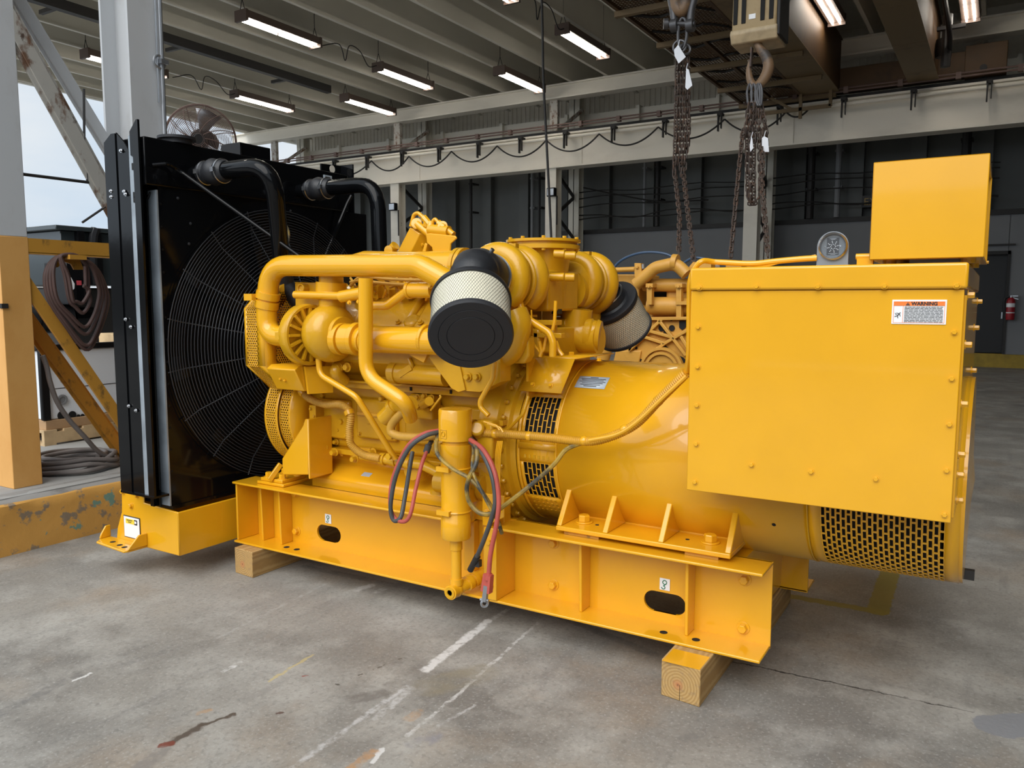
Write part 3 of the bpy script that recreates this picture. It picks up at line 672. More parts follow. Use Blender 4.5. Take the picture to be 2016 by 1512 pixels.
# skid: two long channels with stiffeners, cross members
def slot(b, X, Z, w, h): pass
def rail(front):
    yf, yw = (3.036, 3.20) if front else (4.11, 3.945)
    s = 1 if front else -1
    r = MB()
    holes = [(-3.24, -3.06), (-1.27, -1.08)] if front else []
    # web with stadium lifting slots
    z0, z1, hz = .15, .51, .045
    xs = [SX0]; zc = .252
    t = .012
    def seg(a, c_): r.box(a, c_, yw, yw+s*t, z0, z1) if s > 0 else r.box(a, c_, yw-t, yw, z0, z1)
    cur = SX0
    for a, c_ in holes:
        seg(cur, a-.02)
        # plate with a stadium hole
        ax, cx = a-.02, c_+.02; rr = hz; N_ = 12; yb0, yb1 = (yw, yw+t) if s > 0 else (yw-t, yw)
        r.box(ax, cx, yb0, yb1, z0, zc-rr); r.box(ax, cx, yb0, yb1, zc+rr, z1)
        for xe, xc_, sg in ((ax, a+rr, -1), (cx, c_-rr, 1)):
            vs = []
            for k in range(N_+1):
                an = -PI/2+PI*k/N_; X_, Z_ = xc_+sg*rr*math.cos(an), zc+rr*math.sin(an)
                vs += [(X_, yb0, Z_), (xe, yb0, Z_), (X_, yb1, Z_)]
            r.add(vs, [f for k in range(N_) for f in ((3*k, 3*k+1, 3*k+4, 3*k+3), (3*k, 3*k+2, 3*k+5, 3*k+3))])
        r.quad((a+rr, yb0, zc-rr), (c_-rr, yb0, zc-rr), (c_-rr, yb1, zc-rr), (a+rr, yb1, zc-rr))
        cur = cx
    seg(cur, SX1)
    web = r; r = MB(); lo, hi = (yf, yw+t) if s > 0 else (yw-t, yf)
    r.box(SX0, SX1, lo, hi, .15, .163)
    if front:
        r.box(SX0, -2.10, lo, hi, .497, .51); r.box(-1.93, SX1, lo, hi, .497, .51)
    else: r.box(SX0, SX1, lo, hi, .497, .51)
    return web, r
for fr_side in (True, False):
    w_, fl_ = rail(fr_side); o_ = w_.build('side_rail', 'yellow', G); fl_.build('flange', 'yellow', o_, bev=.004)
    if fr_side: fr_ = o_
def stiff(x, w=.014, y0=3.105):
    b = MB(); b.prism([(x, y0, .498), (x, 3.2, .498), (x, 3.2, .163), (x, y0+.012, .163)], (w, 0, 0)); return b
for x in (-3.60, -3.45, -1.545, -1.055): stiff(x).build('stiffener', 'yellow', fr_, bev=.003)
b = MB(); b.box(-3.735, -3.722, 3.05, 3.2, .163, .497); b.build('end_plate', 'yellow', fr_, bev=.003)
for x, z in ((-3.65, .43), (-3.65, .245), (-3.40, .45), (-3.40, .23), (-1.72, .43), (-1.72, .23), (-.835, .42), (-.835, .215)):
    b = MB(); b.bolt((x, 3.2, z), (0, -1, 0), .019); b.build('bolt', 'yellow', fr_, bev=.001)
for x in (-3.50, -1.30, -.90):
    b = MB(); b.bolt((x, 3.12, .497), (0, 0, -1), .013); b.build('bolt', 'yellow', fr_)
for x in (-3.38, -3.30, -1.14, -1.00):
    b = MB(); b.lathe((x, 3.10, .1635), (0, 0, 1), [(.017, 0), (.017, .0006), (0, .0006)], 16); b.build('bolt_hole', 'dark_hole', fr_)
def hook_sticker(x, z):
    b = MB(); b.box(x-.023, x+.023, 3.1965, 3.1985, z-.026, z+.026); st = tag(b.build('lift_sticker', 'white', fr_), 'white sticker with a green lifting hook')
    b = MB(); y = 3.1955
    b.sweep([(x+.009*math.sin(a), y, z+.009+.009*math.cos(a)) for a in [2*PI*k/12 for k in range(12)]], .0019, 5, closed=True)
    b.sweep([(x+.002, y, z-.001), (x-.006, y, z-.008)], .002, 5); b.sweep([(x-.006+.008*math.sin(a), y, z-.014+.007*math.cos(a)) for a in [0+PI*k/8*1.5 for k in range(9)]], .0019, 5); b.build('hook_symbol', 'green_ink', st)
hook_sticker(-3.15, .338); hook_sticker(-1.175, .335)
for x in (-3.70, -2.9, -2.02, -1.48, -.90):
    b = MB(); b.box(x, x+.05, 3.21, 3.94, .165, .49); b.build('cross_member', 'yellow', G)
# spreader post in the middle gap of the rail
b = MB(); b.box(-2.10, -1.955, 3.14, 3.2, .163, .62); b.box(-2.0, -1.93, 3.03, 3.2, .163, .505); b.prism([(-2.0, 3.05, .505), (-1.90, 3.05, .56), (-1.90, 3.05, .66), (-2.02, 3.05, .66), (-2.02, 3.05, .505)], (0, .012, 0)); b.prism([(-2.19, 3.12, .505), (-2.10, 3.12, .63), (-2.02, 3.12, .63), (-2.02, 3.12, .505)], (0, .05, 0)); pm = b.build('spring_mount', 'yellow', G, bev=.003)
for x, z in ((-1.945, .605), (-1.945, .655), (-1.99, .57)): 
    b = MB(); b.bolt((x, 3.05, z), (.25, -1, 0), .014); b.build('bolt', 'yellow', pm)
for x, z in ((-2.05, .45), (-1.965, .44), (-1.965, .23)):
    b = MB(); b.bolt((x, 3.13 if x < -2 else 3.03, z), (0, -1, 0), .014); b.build('bolt', 'yellow', pm)
b = MB(); b.box(-2.16, -2.10, 3.1, 3.18, .25, .55); b.build('bracket', 'yellow', pm, bev=.003)

# ------------------------------------------------------------------ radiator and its support
XR = -3.835; RY0, RY1 = 2.71, 4.43
b = MB()
b.prism([(XR+.04, RY0, .147), (XR+.04, RY0, .395), (-4.098, RY0, .408), (-4.098, RY0, .487), (-4.302, RY0, .487), (-4.315, RY0, .327), (-4.363, RY0, .226), (-4.38, RY0, .147)], (0, .012, 0))
b.prism([(XR+.04, RY1, .147), (XR+.04, RY1, .395), (-4.098, RY1, .408), (-4.098, RY1, .487), (-4.302, RY1, .487), (-4.38, RY1, .147)], (0, -.012, 0))
b.box(XR+.028, XR+.04, RY0, RY1, .147, .395); b.box(-4.3, XR+.03, RY0+.01, RY1-.01, .147, .16); b.box(-4.31, -4.298, RY0, RY1, .147, .4)
sup = b.build('radiator_support', 'yellow', G, bev=.006)
for x, z in ((-4.285, .452), (-4.155, .446), (-4.215, .375)):
    b = MB(); b.bolt((x, RY0, z), (0, -1, 0), .013); b.build('bolt', 'yellow', sup)
b = MB(); b.prism([(-4.44, 2.65, .15), (-4.40, 2.60, .15), (-4.10, 2.575, .15), (-4.085, 2.60, .15), (-4.085, 2.71, .15), (-4.44, 2.71, .15)], (0, 0, .013))
b.prism([(-4.09, 2.71, .163), (-4.09, 2.585, .163), (-4.09, 2.60, .18), (-4.09, 2.66, .235), (-4.09, 2.71, .235)], (.012, 0, 0))
b.prism([(-4.44, 2.71, .163), (-4.44, 2.64, .163), (-4.44, 2.65, .19), (-4.44, 2.68, .232), (-4.44, 2.71, .232)], (.012, 0, 0)); b.build('foot', 'yellow', sup, bev=.004)
for x, y in ((-4.31, 2.645), (-4.22, 2.63), (-4.16, 2.62)):
    b = MB(); b.lathe((x, y, .1632), (0, 0, 1), [(.016, 0), (.016, .0008), (0, .0008)], 16); b.build('bolt_hole', 'dark_hole', sup)
y = RY0-.002
b = MB(); b.box(-4.292, -4.138, y-.001, y+.001, .183, .312); lb = tag(b.build('decal', 'ink', sup), 'white decal with a black rim and yellow heading')
b = MB(); b.box(-4.287, -4.143, y-.003, y-.001, .188, .307); b.build('decal_sheet', 'white', lb)
b = MB(); b.box(-4.268, -4.165, y-.0045, y-.003, .268, .296); b.build('decal_heading', 'label_yellow', lb)
b = MB(); b.box(-4.185, -4.160, y-.0055, y-.0045, .268, .297); b.box(-4.258, -4.205, y-.0055, y-.0045, .286, .290); b.box(-4.245, -4.215, y-.0055, y-.0045, .276, .280); b.build('decal_print', 'ink', lb)
b = MB(); b.box(-4.182, -4.164, y-.0062, y-.0055, .276, .290); b.build('decal_square', 'white', lb)

b = MB(); b.box(-4.26, XR-.10, RY0+.03, 4.30, .41, 2.15); core = b.build('radiator_core', 'black_satin', G)
b = MB(); b.box(-4.15, XR-.09, 2.76, 2.80, .41, 2.15); b.build('core_side', 'black_gloss', core)
FY, FZ, FR = 3.52, 1.28, .80
# shroud: front plate with the round fan opening, sides
b = MB(); n_ = 96; ya, yb, za, zb = 2.70, 4.33, .41, 2.15; ci = []; oi = []
for k in range(n_):
    a = 2*PI*k/n_; c_, s_ = math.cos(a), math.sin(a)
    tx = ((yb-FY) if c_ > 0 else (FY-ya))/abs(c_) if abs(c_) > 1e-6 else 9; tz = ((zb-FZ) if s_ > 0 else (FZ-za))/abs(s_) if abs(s_) > 1e-6 else 9
    k_ = min(tx, tz); ci.append((XR, FY+FR*c_, FZ+FR*s_)); oi.append((XR, FY+k_*c_, FZ+k_*s_))
b.add(ci+oi+[(XR-.2, p[1], p[2]) for p in ci], [(k, (k+1) % n_, n_+(k+1) % n_, n_+k) for k in range(n_)]+[(k, 2*n_+k, 2*n_+(k+1) % n_, (k+1) % n_) for k in range(n_)])
for Y_, Z_ in ((ya, za), (ya, zb), (yb, za), (yb, zb)):
    cand = sorted(range(n_), key=lambda k: (oi[k][1]-Y_)**2+(oi[k][2]-Z_)**2)[:2]; b.add([oi[k] for k in cand]+[(XR, Y_, Z_)], [(0, 1, 2)])
b.box(XR-.085, XR-.001, ya, ya+.01, za, zb); b.box(XR-.085, XR-.001, yb-.01, yb, za, zb); b.box(XR-.085, XR-.001, ya, yb, zb-.01, zb)
b.box(XR-.001, XR+.012, ya, yb, za, za+.018); shr = b.build('fan_shroud', 'black_gloss', G, sharp=30)
for k in range(14):
    b = MB(); b.bolt((XR, 2.715, .5+.12*k), (1, 0, 0), .005, .003); b.build('bolt', 'black_satin', shr)
b = MB()
def gpt(q, a, h): return (XR+.012+h, FY+q*math.cos(a), FZ+q*math.sin(a))
def gh(q):  # guard profile: short flat lip then a shallow cone
    return .02 if q > FR-.08 else .02+(FR-.08-q)*.42
q = FR+.02
while q > .26:
    b.sweep([gpt(q, 2*PI*k/80, gh(q)) for k in range(80)], .0028, 5, closed=True); q -= .0165
gd = b.build('fan_guard', 'guard_wire', G)
for k in range(18):
    b = MB(); a = 2*PI*(k+.4)/18
    b.sweep([gpt(q, a, gh(q)-.004) for q in (FR+.03, FR, FR-.08, .5, .27)], .0036, 5); b.build('spoke', 'guard_wire', gd)
for k in range(8):
    a0 = 2*PI*k/8; b = MB(); vs = []
    for q in (.2, .4, .6, FR-.05):
        for s, dx in ((-.24, -.09), (0, -.02), (.24, .05)): vs.append((XR-.10+dx, FY+q*math.cos(a0+s), FZ+q*math.sin(a0+s)))
    b.add(vs, [(i*3+j, i*3+j+1, i*3+j+4, i*3+j+3) for i in range(3) for j in range(2)]); b.build('fan_blade', 'black_satin', shr, solid=.006)
b = MB(); b.cyl((XR-.2, FY, FZ), (XR+.05, FY, FZ), .2, 32); b.build('fan_hub', 'black_satin', shr)
# top tank
b = MB(); b.box(-4.10, XR+.012, 2.625, 4.14, 2.15, 2.395); tank = b.build('top_tank', 'black_gloss', G, bev=.006)
b = MB(); b.box(XR+.012, XR+.018, 2.68, 4.12, 2.16, 2.20); b.build('seam_flange', 'black_gloss', tank)
b = MB(); b.box(-4.03, -3.862, 3.272, 3.505, 2.395, 2.475); bx = b.build('header_box', 'black_gloss', tank, bev=.004)
b = MB(); b.sweep([(-3.86, 3.275, 2.395), (-3.86, 3.275, 2.45)], .006, 6); b.build('weld', 'black_gloss', bx)
p = at(348, 275, 'Z', 2.42); b = MB(); b.lathe((p.x, p.y, 2.395), (0, 0, 1), [(.08, 0), (.08, .022), (.10, .022), (.10, .036), (0, .04)], 32); b.build('filler_cap', 'cap_rubber', tank)
p = at(646, 352, 'X', XR+.02); b = MB(); b.box(XR+.012, XR+.020, p.y-.035, p.y+.035, p.z-.022, p.z+.022); nm = tag(b.build('rating_label', 'label_grey', tank), 'pale rating label on the tank')
b = MB(); b.box(XR+.020, XR+.021, p.y-.025, p.y+.02, p.z+.006, p.z+.012); b.build('label_print', 'ink', nm)
# lifting posts of the radiator
PXA, PXB, PXC, PXD, PXE = -4.132, -4.032, -3.930, -3.884, -3.834; py_ = 2.60; zb_ = .50
b = MB()
b.prism([(PXA, py_, zb_), (PXB, py_, zb_), (PXB, py_, 2.425), (PXB-.035, py_, 2.425), (PXA, py_, 2.385)], (0, .008, 0))
b.prism([(PXB, py_+.006, zb_), (PXC, py_+.006, zb_), (PXC, py_+.006, 2.33), (PXC-.035, py_+.006, 2.375), (PXB, py_+.006, 2.43)], (0, .008, 0)); zp = b.build('lifting_post', 'black_gloss', G)
b = MB(); b.prism([(PXC, py_+.008, zb_), (PXD, py_+.016, zb_), (PXD, py_+.016, 2.43), (PXC, py_+.008, 2.40)], (0, .006, 0)); tag(b.build('web', 'sky_sheen_grey', zp), 'strip with slot holes, sky sheen painted in pale grey')  # web coloured pale where glossy black would mirror the sky
for z, q in ((2.375, .020), (2.245, .018), (2.10, .015), (2.075, .015)):
    b = MB(); b.lathe(((PXC+PXD)/2, py_+.0105, z), (-.17, -1, 0), [(q, 0), (q, .001), (0, .001)], 20); b.build('slot_hole', 'girder_paint' if z > 2.3 else 'dark_hole', zp)
b = MB(); b.prism([(PXD, py_, zb_), (PXE, py_, zb_), (PXE, py_, 2.475), (PXE-.012, py_, 2.475), (PXD-.02, py_, 2.42), (PXD-.02, py_, 2.30), (PXD, py_, 2.29)], (0, .012, 0)); b.build('inner_flange', 'black_gloss', zp)
for x, z in ((PXA+.045, 2.13), (PXA+.045, 2.10), (PXB+.05, 2.33), (PXB+.06, 2.12), (PXC-.03, 2.105), (PXB+.02, 1.45), (PXC-.04, 1.41), (PXB+.01, .98), (PXC-.03, .96)):
    b = MB(); b.bolt((x, py_, z), (0, -1, 0), .007); b.build('bolt', 'steel', zp)
b = MB(); b.box(PXA, PXE, py_-.004, py_+.10, zb_-.012, zb_); b.box(PXA+.05, PXA+.06, py_+.012, 2.78, zb_, 2.38); b.build('post_base', 'black_gloss', zp)
b = MB(); b.box(-3.96, -3.93, 2.66, 2.70, .42, 2.12); b.sweep([(-3.90, 2.68, .42), (-3.90, 2.68, 2.08), (-3.88, 2.69, 2.12)], .006, 6); b.build('edge_strip', 'black_gloss', core)
b = MB(); b.box(-4.06, -4.05, 4.07, 4.26, .41, 2.48); b.box(-4.06, -3.93, 4.255, 4.265, .41, 2.48)
b = MB(); b.prism([(-3.99, 4.06, 2.15), (-3.99, 4.255, 2.15), (-3.99, 4.255, 2.487), (-3.99, 4.06, 2.475)], (-.01, 0, 0)); b.box(-4.0, -3.88, 4.25, 4.262, .41, 2.488); zf = b.build('lifting_post', 'black_gloss', G)
b = MB(); b.lathe((-3.989, 4.165, 2.452), (1, 0, 0), [(.026, 0), (.026, .001), (0, .001)], 20); tag(b.build('lifting_hole', 'girder_paint', zf), 'round hole showing the pale beam behind')
b = MB(); b.box(-4.22, -4.0, 4.30, 4.36, .41, 2.15); b.build('side_panel', 'black_gloss', core)
# upper coolant hoses
b = MB(); b.box(XR-.07, XR+.003, 2.690, 2.699, .43, 2.13); tag(b.build('edge_sheen', 'sky_sheen_grey', shr), 'shroud edge strip with the sky reflection painted pale grey')  # reflected sky painted as a pale strip on the shroud side
def hose(y, zt, px1, tail):
    b = MB(); b.cyl((XR, y, zt), (XR+.16, y, zt), .042, 24); st = b.build('hose_stub', 'black_gloss', tank)
    b = MB(); b.lathe((XR+.08, y, zt), (1, 0, 0), [(.045, 0), (.058, .01), (.062, .04), (.058, .055), (.066, .075), (.072, .10), (.066, .125), (.058, .145), (.062, .16), (.058, .19), (.05, .2)], 28); cp = tag(b.build('rubber_coupling', 'rubber', G), 'black rubber coupling with steel hose clamps')
    for h in (.035, .17):
        b = MB(); b.ring((XR+.08+h, y, zt), (1, 0, 0), .0625, .004, 28, 6); b.box(XR+.08+h-.012, XR+.08+h+.012, y-.075, y-.06, zt-.012, zt+.012); b.build('hose_clamp', 'steel', cp)
    b = MB(); b.tube([(XR+.25, y, zt), (px1, y, zt)]+tail, .046, .16, 24); b.build('coolant_pipe', 'black_gloss', G)
hose(2.92, 2.238, -3.205, [(-3.345, 3.09, 1.74), (-3.345, 3.10, 1.70)])
b = MB(); b.sweep(fillet([(-3.345, 3.09, 1.72), (-3.34, 3.11, 1.63), (-3.24, 3.16, 1.50)], .06), .05, 20); b.build('rubber_elbow', 'rubber', G)
hose(3.70, 2.24, -3.185, [(-3.17, 3.70, 1.55)])
b = MB(); b.tube([at(300, 325, 'X', XR+.02), at(330, 322, 'X', XR+.06), at(352, 335, 'Y', 2.80), at(530, 462, 'Y', 3.0), at(600, 512, 'Y', 3.08)], .011, .06, 10); b.build('vent_tube', 'black_gloss', G)
b = MB(); b.tube([at(692, 385, 'Y', 4.1), at(684, 400, 'Y', 4.08), at(636, 515, 'Y', 3.9)], .014, .06, 10); b.build('stay_rod', 'black_gloss', G)
b = MB(); b.cable([at(555, 405, 'Y', 3.3), at(556, 430, 'Y', 3.28), at(568, 460, 'Y', 3.25), at(562, 500, 'Y', 3.2)], .009, 8); b.build('drain_tube', 'cable_overspray', G)
for x, y in ((495, 380), (515, 385), (572, 415), (440, 475), (375, 440), (372, 480), (350, 390), (300, 330)):
    b = MB(); b.bolt(at(x, y, 'X', XR+.001), (1, 0, 0), .006, .004); b.build('bolt', 'guard_wire', shr)
# ------------------------------------------------------------------ alternator
def dr(X, ang, R=RD): a = math.radians(ang); return V((X, YC-R*math.cos(a), ZC+R*math.sin(a)))
def drum_band(b, xa, xb, a0=180, a1=540, R=RD, n=96):
    k0 = max(1, int(n*(a1-a0)/360)); vs = [dr(x, a0+(a1-a0)*k/k0, R) for x in (xa, xb) for k in range(k0+1)]
    b.add(vs, [(k, k+1, k0+2+k, k0+1+k) for k in range(k0)])
b = MB(); drum_band(b, -1.69, -.60); drum_band(b, -1.90, -1.885, R=RD+.004); drum_band(b, -1.70, -1.69, R=RD+.003)
gen = b.build('alternator_frame', 'yellow', G, solid=.006)
# louvred intake section: solid strips with brick windows
b = MB(); xa, xb = -1.885, -1.70
wins = [(13, 38), (-33, -7)]
for lo, hi in [(38, 327), (-7, 13)]: drum_band(b, xa, xb, lo, hi, n=90)
drum_band(b, xa, xb, 326.9, 327, n=360)
f = lambda u, v: dr(u, v)
def bricks(b, xa, xb, a0, a1, nx, na, gx, ga, mar=.0):
    """brick pattern of axial columns, cells staggered around the drum"""
    w = (xb-xa)/nx; h = (a1-a0)/na
    for i in range(nx):
        for j in range(-1, na+1):
            v0 = a0+h*(j+(.5 if i % 2 else 0)); v1 = v0+h; c0, c1 = max(v0, a0), min(v1, a1)
            if c1-c0 < h*.2: 
                if c1 > c0: b.add([dr(xa+i*w, c0), dr(xa+i*w+w, c0), dr(xa+i*w+w, c1), dr(xa+i*w, c1)], [(0, 1, 2, 3)])
                continue
            b.cell(f, xa+i*w, xa+i*w+w, c0, c1, gx, ga)
bricks(b, xa+.016, xb-.009, 13, 38, 7, 3, .0021, .22); bricks(b, xa+.016, xb-.009, -33, -7, 7, 3, .0021, .22)
for lo, hi in wins: drum_band(b, xa, xa+.016, lo, hi, n=90); drum_band(b, xb-.009, xb, lo, hi, n=90)
b.build('intake_screen', 'yellow', gen, solid=.005)
b = MB(); drum_band(b, xa-.005, xb+.005, 2, 6, RD+.006, 180); b.build('screen_strip', 'yellow', gen, solid=.008)
# louvre slits pressed between and below the windows
for a in (-3, 9.5, -36, -40, -44, -48):
    b = MB()
    for k in range(6): x = xa+.03+k*.024; b.bar(dr(x, a-1.1, RD+.003), dr(x, a+1.1, RD+.003), .010, .004, dr(x, a)-V((x, YC, ZC)))
    b.build('louvre', 'yellow_cast', gen)
b = MB(); b.cyl((-1.96, YC, ZC), (-.14, YC, ZC), RD-.022, 64); tag(b.build('stator_core', 'dark_hole', gen), 'dark core seen through the screens')
# exhaust screen at the rear
b = MB(); drum_band(b, -.60, -.552); drum_band(b, -.128, -.082); drum_band(b, -.552, -.128, 12, 180); drum_band(b, -.552, -.128, 180, 240, n=60)
bricks(b, -.552, -.128, -120, 12, 23, 22, .0033, .5); b.build('exhaust_screen', 'yellow', gen, solid=.005)
b = MB(); drum_band(b, -.604, -.597, R=RD+.0035); b.build('seam_band', 'yellow_cast', gen, solid=.004)
b = MB(); b.lathe((-.082, YC, ZC), (1, 0, 0), [(RD, 0), (RD, .012), (.1, .02), (0, .03)], 64); b.build('end_bell', 'yellow', gen)
b = MB(); b.lathe(dr(-.73, -28.5, RD+.003), dr(0, -28.5, 1)-V((0, YC, ZC)), [(.008, 0), (.008, .001), (0, .001)], 14); b.build('drain_hole', 'dark_hole', gen)
# nameplate lying on the drum
b = MB(); q = [dr(x, a, RD+.0045) for x, a in ((-1.668, 58), (-1.668, 52.4), (-1.668, 47), (-1.516, 47), (-1.516, 52.4), (-1.516, 58))]
b.add(q, [(0, 1, 4, 5), (1, 2, 3, 4)]); npl = tag(b.build('nameplate', 'label_grey', gen, solid=.001), 'grey-blue metal data plate with fine print')
b = MB()
for k, (s, e) in enumerate(((.055, .095), (.012, .135), (.018, .128), (.008, .14), (.025, .13), (.02, .12), (.04, .105))):
    a = 56.8-k*1.35; b.quad(dr(-1.665+s, a+.25, RD+.006), dr(-1.665+s, a-.25, RD+.006), dr(-1.665+e, a-.25, RD+.006), dr(-1.665+e, a+.25, RD+.006))
b.build('plate_print', 'ink', npl)
# saddle feet
def foot(s):
    b = MB(); yb = 3.10 if s > 0 else 2*YC-3.10
    ya2, yb2 = (3.095, 3.36) if s > 0 else (2*YC-3.36, 2*YC-3.095)
    b.box(-1.655, -.868, ya2, yb2, .527, .548); ft = b.build('mounting_foot', 'yellow', G, bev=.004)
    for x in (-1.655, -1.43, -1.175, -.893):
        b = MB(); y0, y1 = (3.10, 3.34) if s > 0 else (2*YC-3.10, 2*YC-3.34)
        sg = 1 if s > 0 else -1
        b.prism([(x, y0, .548), (x, y0+sg*.27, .548), (x, y0+sg*.20, .695), (x, y0+sg*.10, .695)], (.025, 0, 0)); b.build('gusset', 'yellow', ft, bev=.004)
    for x in (-1.57, -.985):
        b = MB(); yy = 3.21 if s > 0 else 2*YC-3.21; b.bolt((x, yy, .548), (0, 0, 1), .028, .03); b.build('bolt', 'yellow', ft, bev=.002)
    for x in (-1.50, -1.08, -1.0):
        b = MB(); yy = 3.20 if s > 0 else 2*YC-3.2; b.lathe((x, yy, .5482), (0, 0, 1), [(.009, 0), (.009, .001), (0, .001)], 12); b.build('bolt_hole', 'dark_hole', ft)
    for xa_, xb_ in ((-1.62, -1.45), (-1.06, -.92)):
        b = MB(); yy = (3.11, 3.3) if s > 0 else (2*YC-3.3, 2*YC-3.11); b.box(xa_, xb_, *yy, .511, .527); tag(b.build('shim', 'brace_yellow', ft), 'thin shim pack')
foot(1); foot(-1)
b = MB(); b.box(-1.6, -.9, 3.3, 3.84, .50, .56); b.build('frame_pad', 'yellow', gen)

# ------------------------------------------------------------------ terminal box
BX0, BX1, BY0, BY1, BZ0, BZ1, BZ2 = -.985, -.105, 2.90, 4.24, .835, 1.590, 1.672
b = MB(); b.prism([(BX0, BY0+.012, BZ0+.005), (BX1, BY0+.012, BZ0+.005), (BX1, BY0+.012, BZ1), (BX0, BY0+.012, BZ1)], (0, BY1-BY0-.012, 0))
box = b.build('terminal_box', 'yellow', G)
b = MB(); b.box(BX0-.003, BX1+.003, BY0, BY0+.012, BZ0, BZ1-.002); b.build('front_panel', 'yellow', box, bev=.003)
b = MB(); b.box(BX0-.006, BX1+.012, BY0-.012, BY1+.012, BZ1, BZ2); b.build('lid', 'yellow', box, bev=.009, seg=3)
b = MB(); b.box(BX1, BX1+.010, BY0+.03, BY1-.02, BZ0+.01, BZ1-.02); b.build('end_panel', 'yellow', box, bev=.003)

for i, (x, y) in enumerate(((1377, 566), (1489.8, 564), (1610.8, 564), (1741.6, 563), (1884, 562), (1375, 644), (1374, 722), (1372.6, 798), (1371, 874), (1368.5, 949), (1879, 654), (1874, 745.6), (1869.5, 835.7), (1864, 926), (1859.5, 1013.5), (1479.8, 915), (1597, 928.6), (1724.6, 942.9))):
    b = MB(); b.bolt(at(x, y, 'Y', BY0-(.012 if i < 5 else 0)), (0, -1, 0), .0082, .007); b.build('bolt', 'yellow', box)
for y, z in ((2.96, 1.57), (4.2, 1.55), (3.0, 1.41), (3.9, 1.44), (2.95, 1.22), (3.9, 1.26), (3.3, 1.12), (3.9, 1.16), (2.98, 1.05), (2.99, .98), (3.4, .92), (3.1, .87)):
    b = MB(); b.bolt((BX1+.010, y, z), (1, 0, 0), .011, .018); b.build('bolt', 'yellow', box)
b = MB(); b.bar((BX1+.0, 3.75, .42), (BX1+.07, 3.75, .42), .03, .04); b.build('shaft_stub', 'dark_steel', box)
# warning sticker
wy = BY0-.0015; wa, wb_ = at(1757, 590, 'Y', wy), at(1862, 639, 'Y', wy); w0, w1, v1, v0 = wa.x, wb_.x, wa.z, wb_.z; WW, HH = w1-w0, v1-v0
b = MB(); b.box(w0, w1, wy-.001, wy+.0015, v0, v1); stk = tag(b.build('warning_sticker', 'white', box), 'white warning sticker with an orange band')
y = wy-.0018
b = MB(); b.box(w0+.03*WW, w1-.03*WW, y-.0003, y+.001, v1-.25*HH, v1-.07*HH); b.build('orange_band', 'orange_label', stk)
b = MB()
for e in ((w0+.03*WW, w0+.037*WW, v0+.06*HH, v1-.25*HH), (w1-.037*WW, w1-.03*WW, v0+.06*HH, v1-.25*HH), (w0+.03*WW, w1-.03*WW, v0+.05*HH, v0+.062*HH), (w0+.205*WW, w0+.212*WW, v0+.06*HH, v1-.25*HH)): b.box(e[0], e[1], y, y+.001, e[2], e[3])
b.build('border', 'orange_label', stk)
text('lettering', 'WARNING', (w0+.36*WW, y-.0006, v1-.225*HH), (1, 0, 0), (0, 0, 1), .0155, 'ink', stk, bold=.0006)
b = MB(); tx = w0+.295*WW; tz0 = v1-.235*HH; b.prism([(tx-.006, y-.0008, tz0), (tx+.006, y-.0008, tz0), (tx, y-.0008, tz0+.011)], (0, .0004, 0)); b.build('alert_triangle', 'ink', stk)
b = MB(); b.box(tx-.0006, tx+.0006, y-.0014, y-.0010, tz0+.0035, tz0+.008); b.box(tx-.0006, tx+.0006, y-.0014, y-.0010, tz0+.0014, tz0+.0024); b.build('alert_mark', 'orange_label', stk)
b = MB(); random.seed(3)
for k in range(11):
    zz = v1-(.30+.06*k)*HH; x = w0+.235*WW
    while x < w1-.075*WW:
        l = random.uniform(.006, .016); e = min(x+l, w1-.06*WW); b.box(x, e, y-.0005, y, zz-.0009, zz+.0009); x = e+.0014
b.build('fine_print', 'ink', stk)
b = MB(); fx, fz = w0+.115*WW, v0+.36*HH; k = .0085
def limb(a, c_, t=.0011): b.bar((fx+a[0]*k, y-.0004, fz+a[1]*k), (fx+c_[0]*k, y-.0004, fz+c_[1]*k), t*2, .0005, (0, 1, 0))
b.lathe((fx+.8*k, y-.0008, fz+.95*k), (0, -1, 0), [(.0015, 0), (.0015, .0004), (0, .0004)], 12)
for a, c_, t in (((.6, .7), (-.1, -.2), .0014), ((.6, .6), (-.5, .9), .0008), ((.6, .6), (.9, -.4), .0008), ((-.1, -.2), (-1.1, -.5), .0010), ((-.1, -.2), (.1, -1.1), .0010), ((-.9, .5), (-.2, .3), .0006), ((-1, .9), (-.5, .2), .0005)): limb(a, c_, t)
b.build('figure_symbol', 'ink', stk)
# upper control box on its mounts
b = MB(); ux0, ux1, uy0, uy1, uz0, uz1 = -.384, -.055, 2.905, 3.47, 1.686, 2.003
b.box(ux0, ux1, uy0, uy0+.006, uz0, uz1); b.box(ux0, ux1, uy1-.006, uy1, uz0, uz1); b.box(ux0, ux1, uy0, uy1, uz1-.006, uz1); b.box(ux0, ux1, uy0, uy1, uz0, uz0+.006); b.box(ux0, ux0+.006, uy0, uy1, uz0, uz1)
b.box(ux1-.02, ux1-.014, uy0+.02, uy1-.02, uz0+.02, uz1-.03)
ub = b.build('control_box', 'yellow', G, bev=.003)
b = MB(); b.box(ux1-.016, ux1-.002, uy0+.03, uy0+.06, uz0+.03, uz1-.05); b.bolt((ux1-.012, uy0+.05, uz1-.06), (1, 0, 0), .006); b.bolt((ux1-.002, uy1-.01, uz0+.008), (1, 0, 0), .006); b.build('door_lip', 'yellow', ub)
for x, yy in ((-.33, 2.98), (-.10, 2.98), (-.33, 3.4), (-.10, 3.4)):
    b = MB(); b.cyl((x, yy, BZ2), (x, yy, uz0), .022, 20); b.build('rubber_mount', 'yellow_cast', ub)
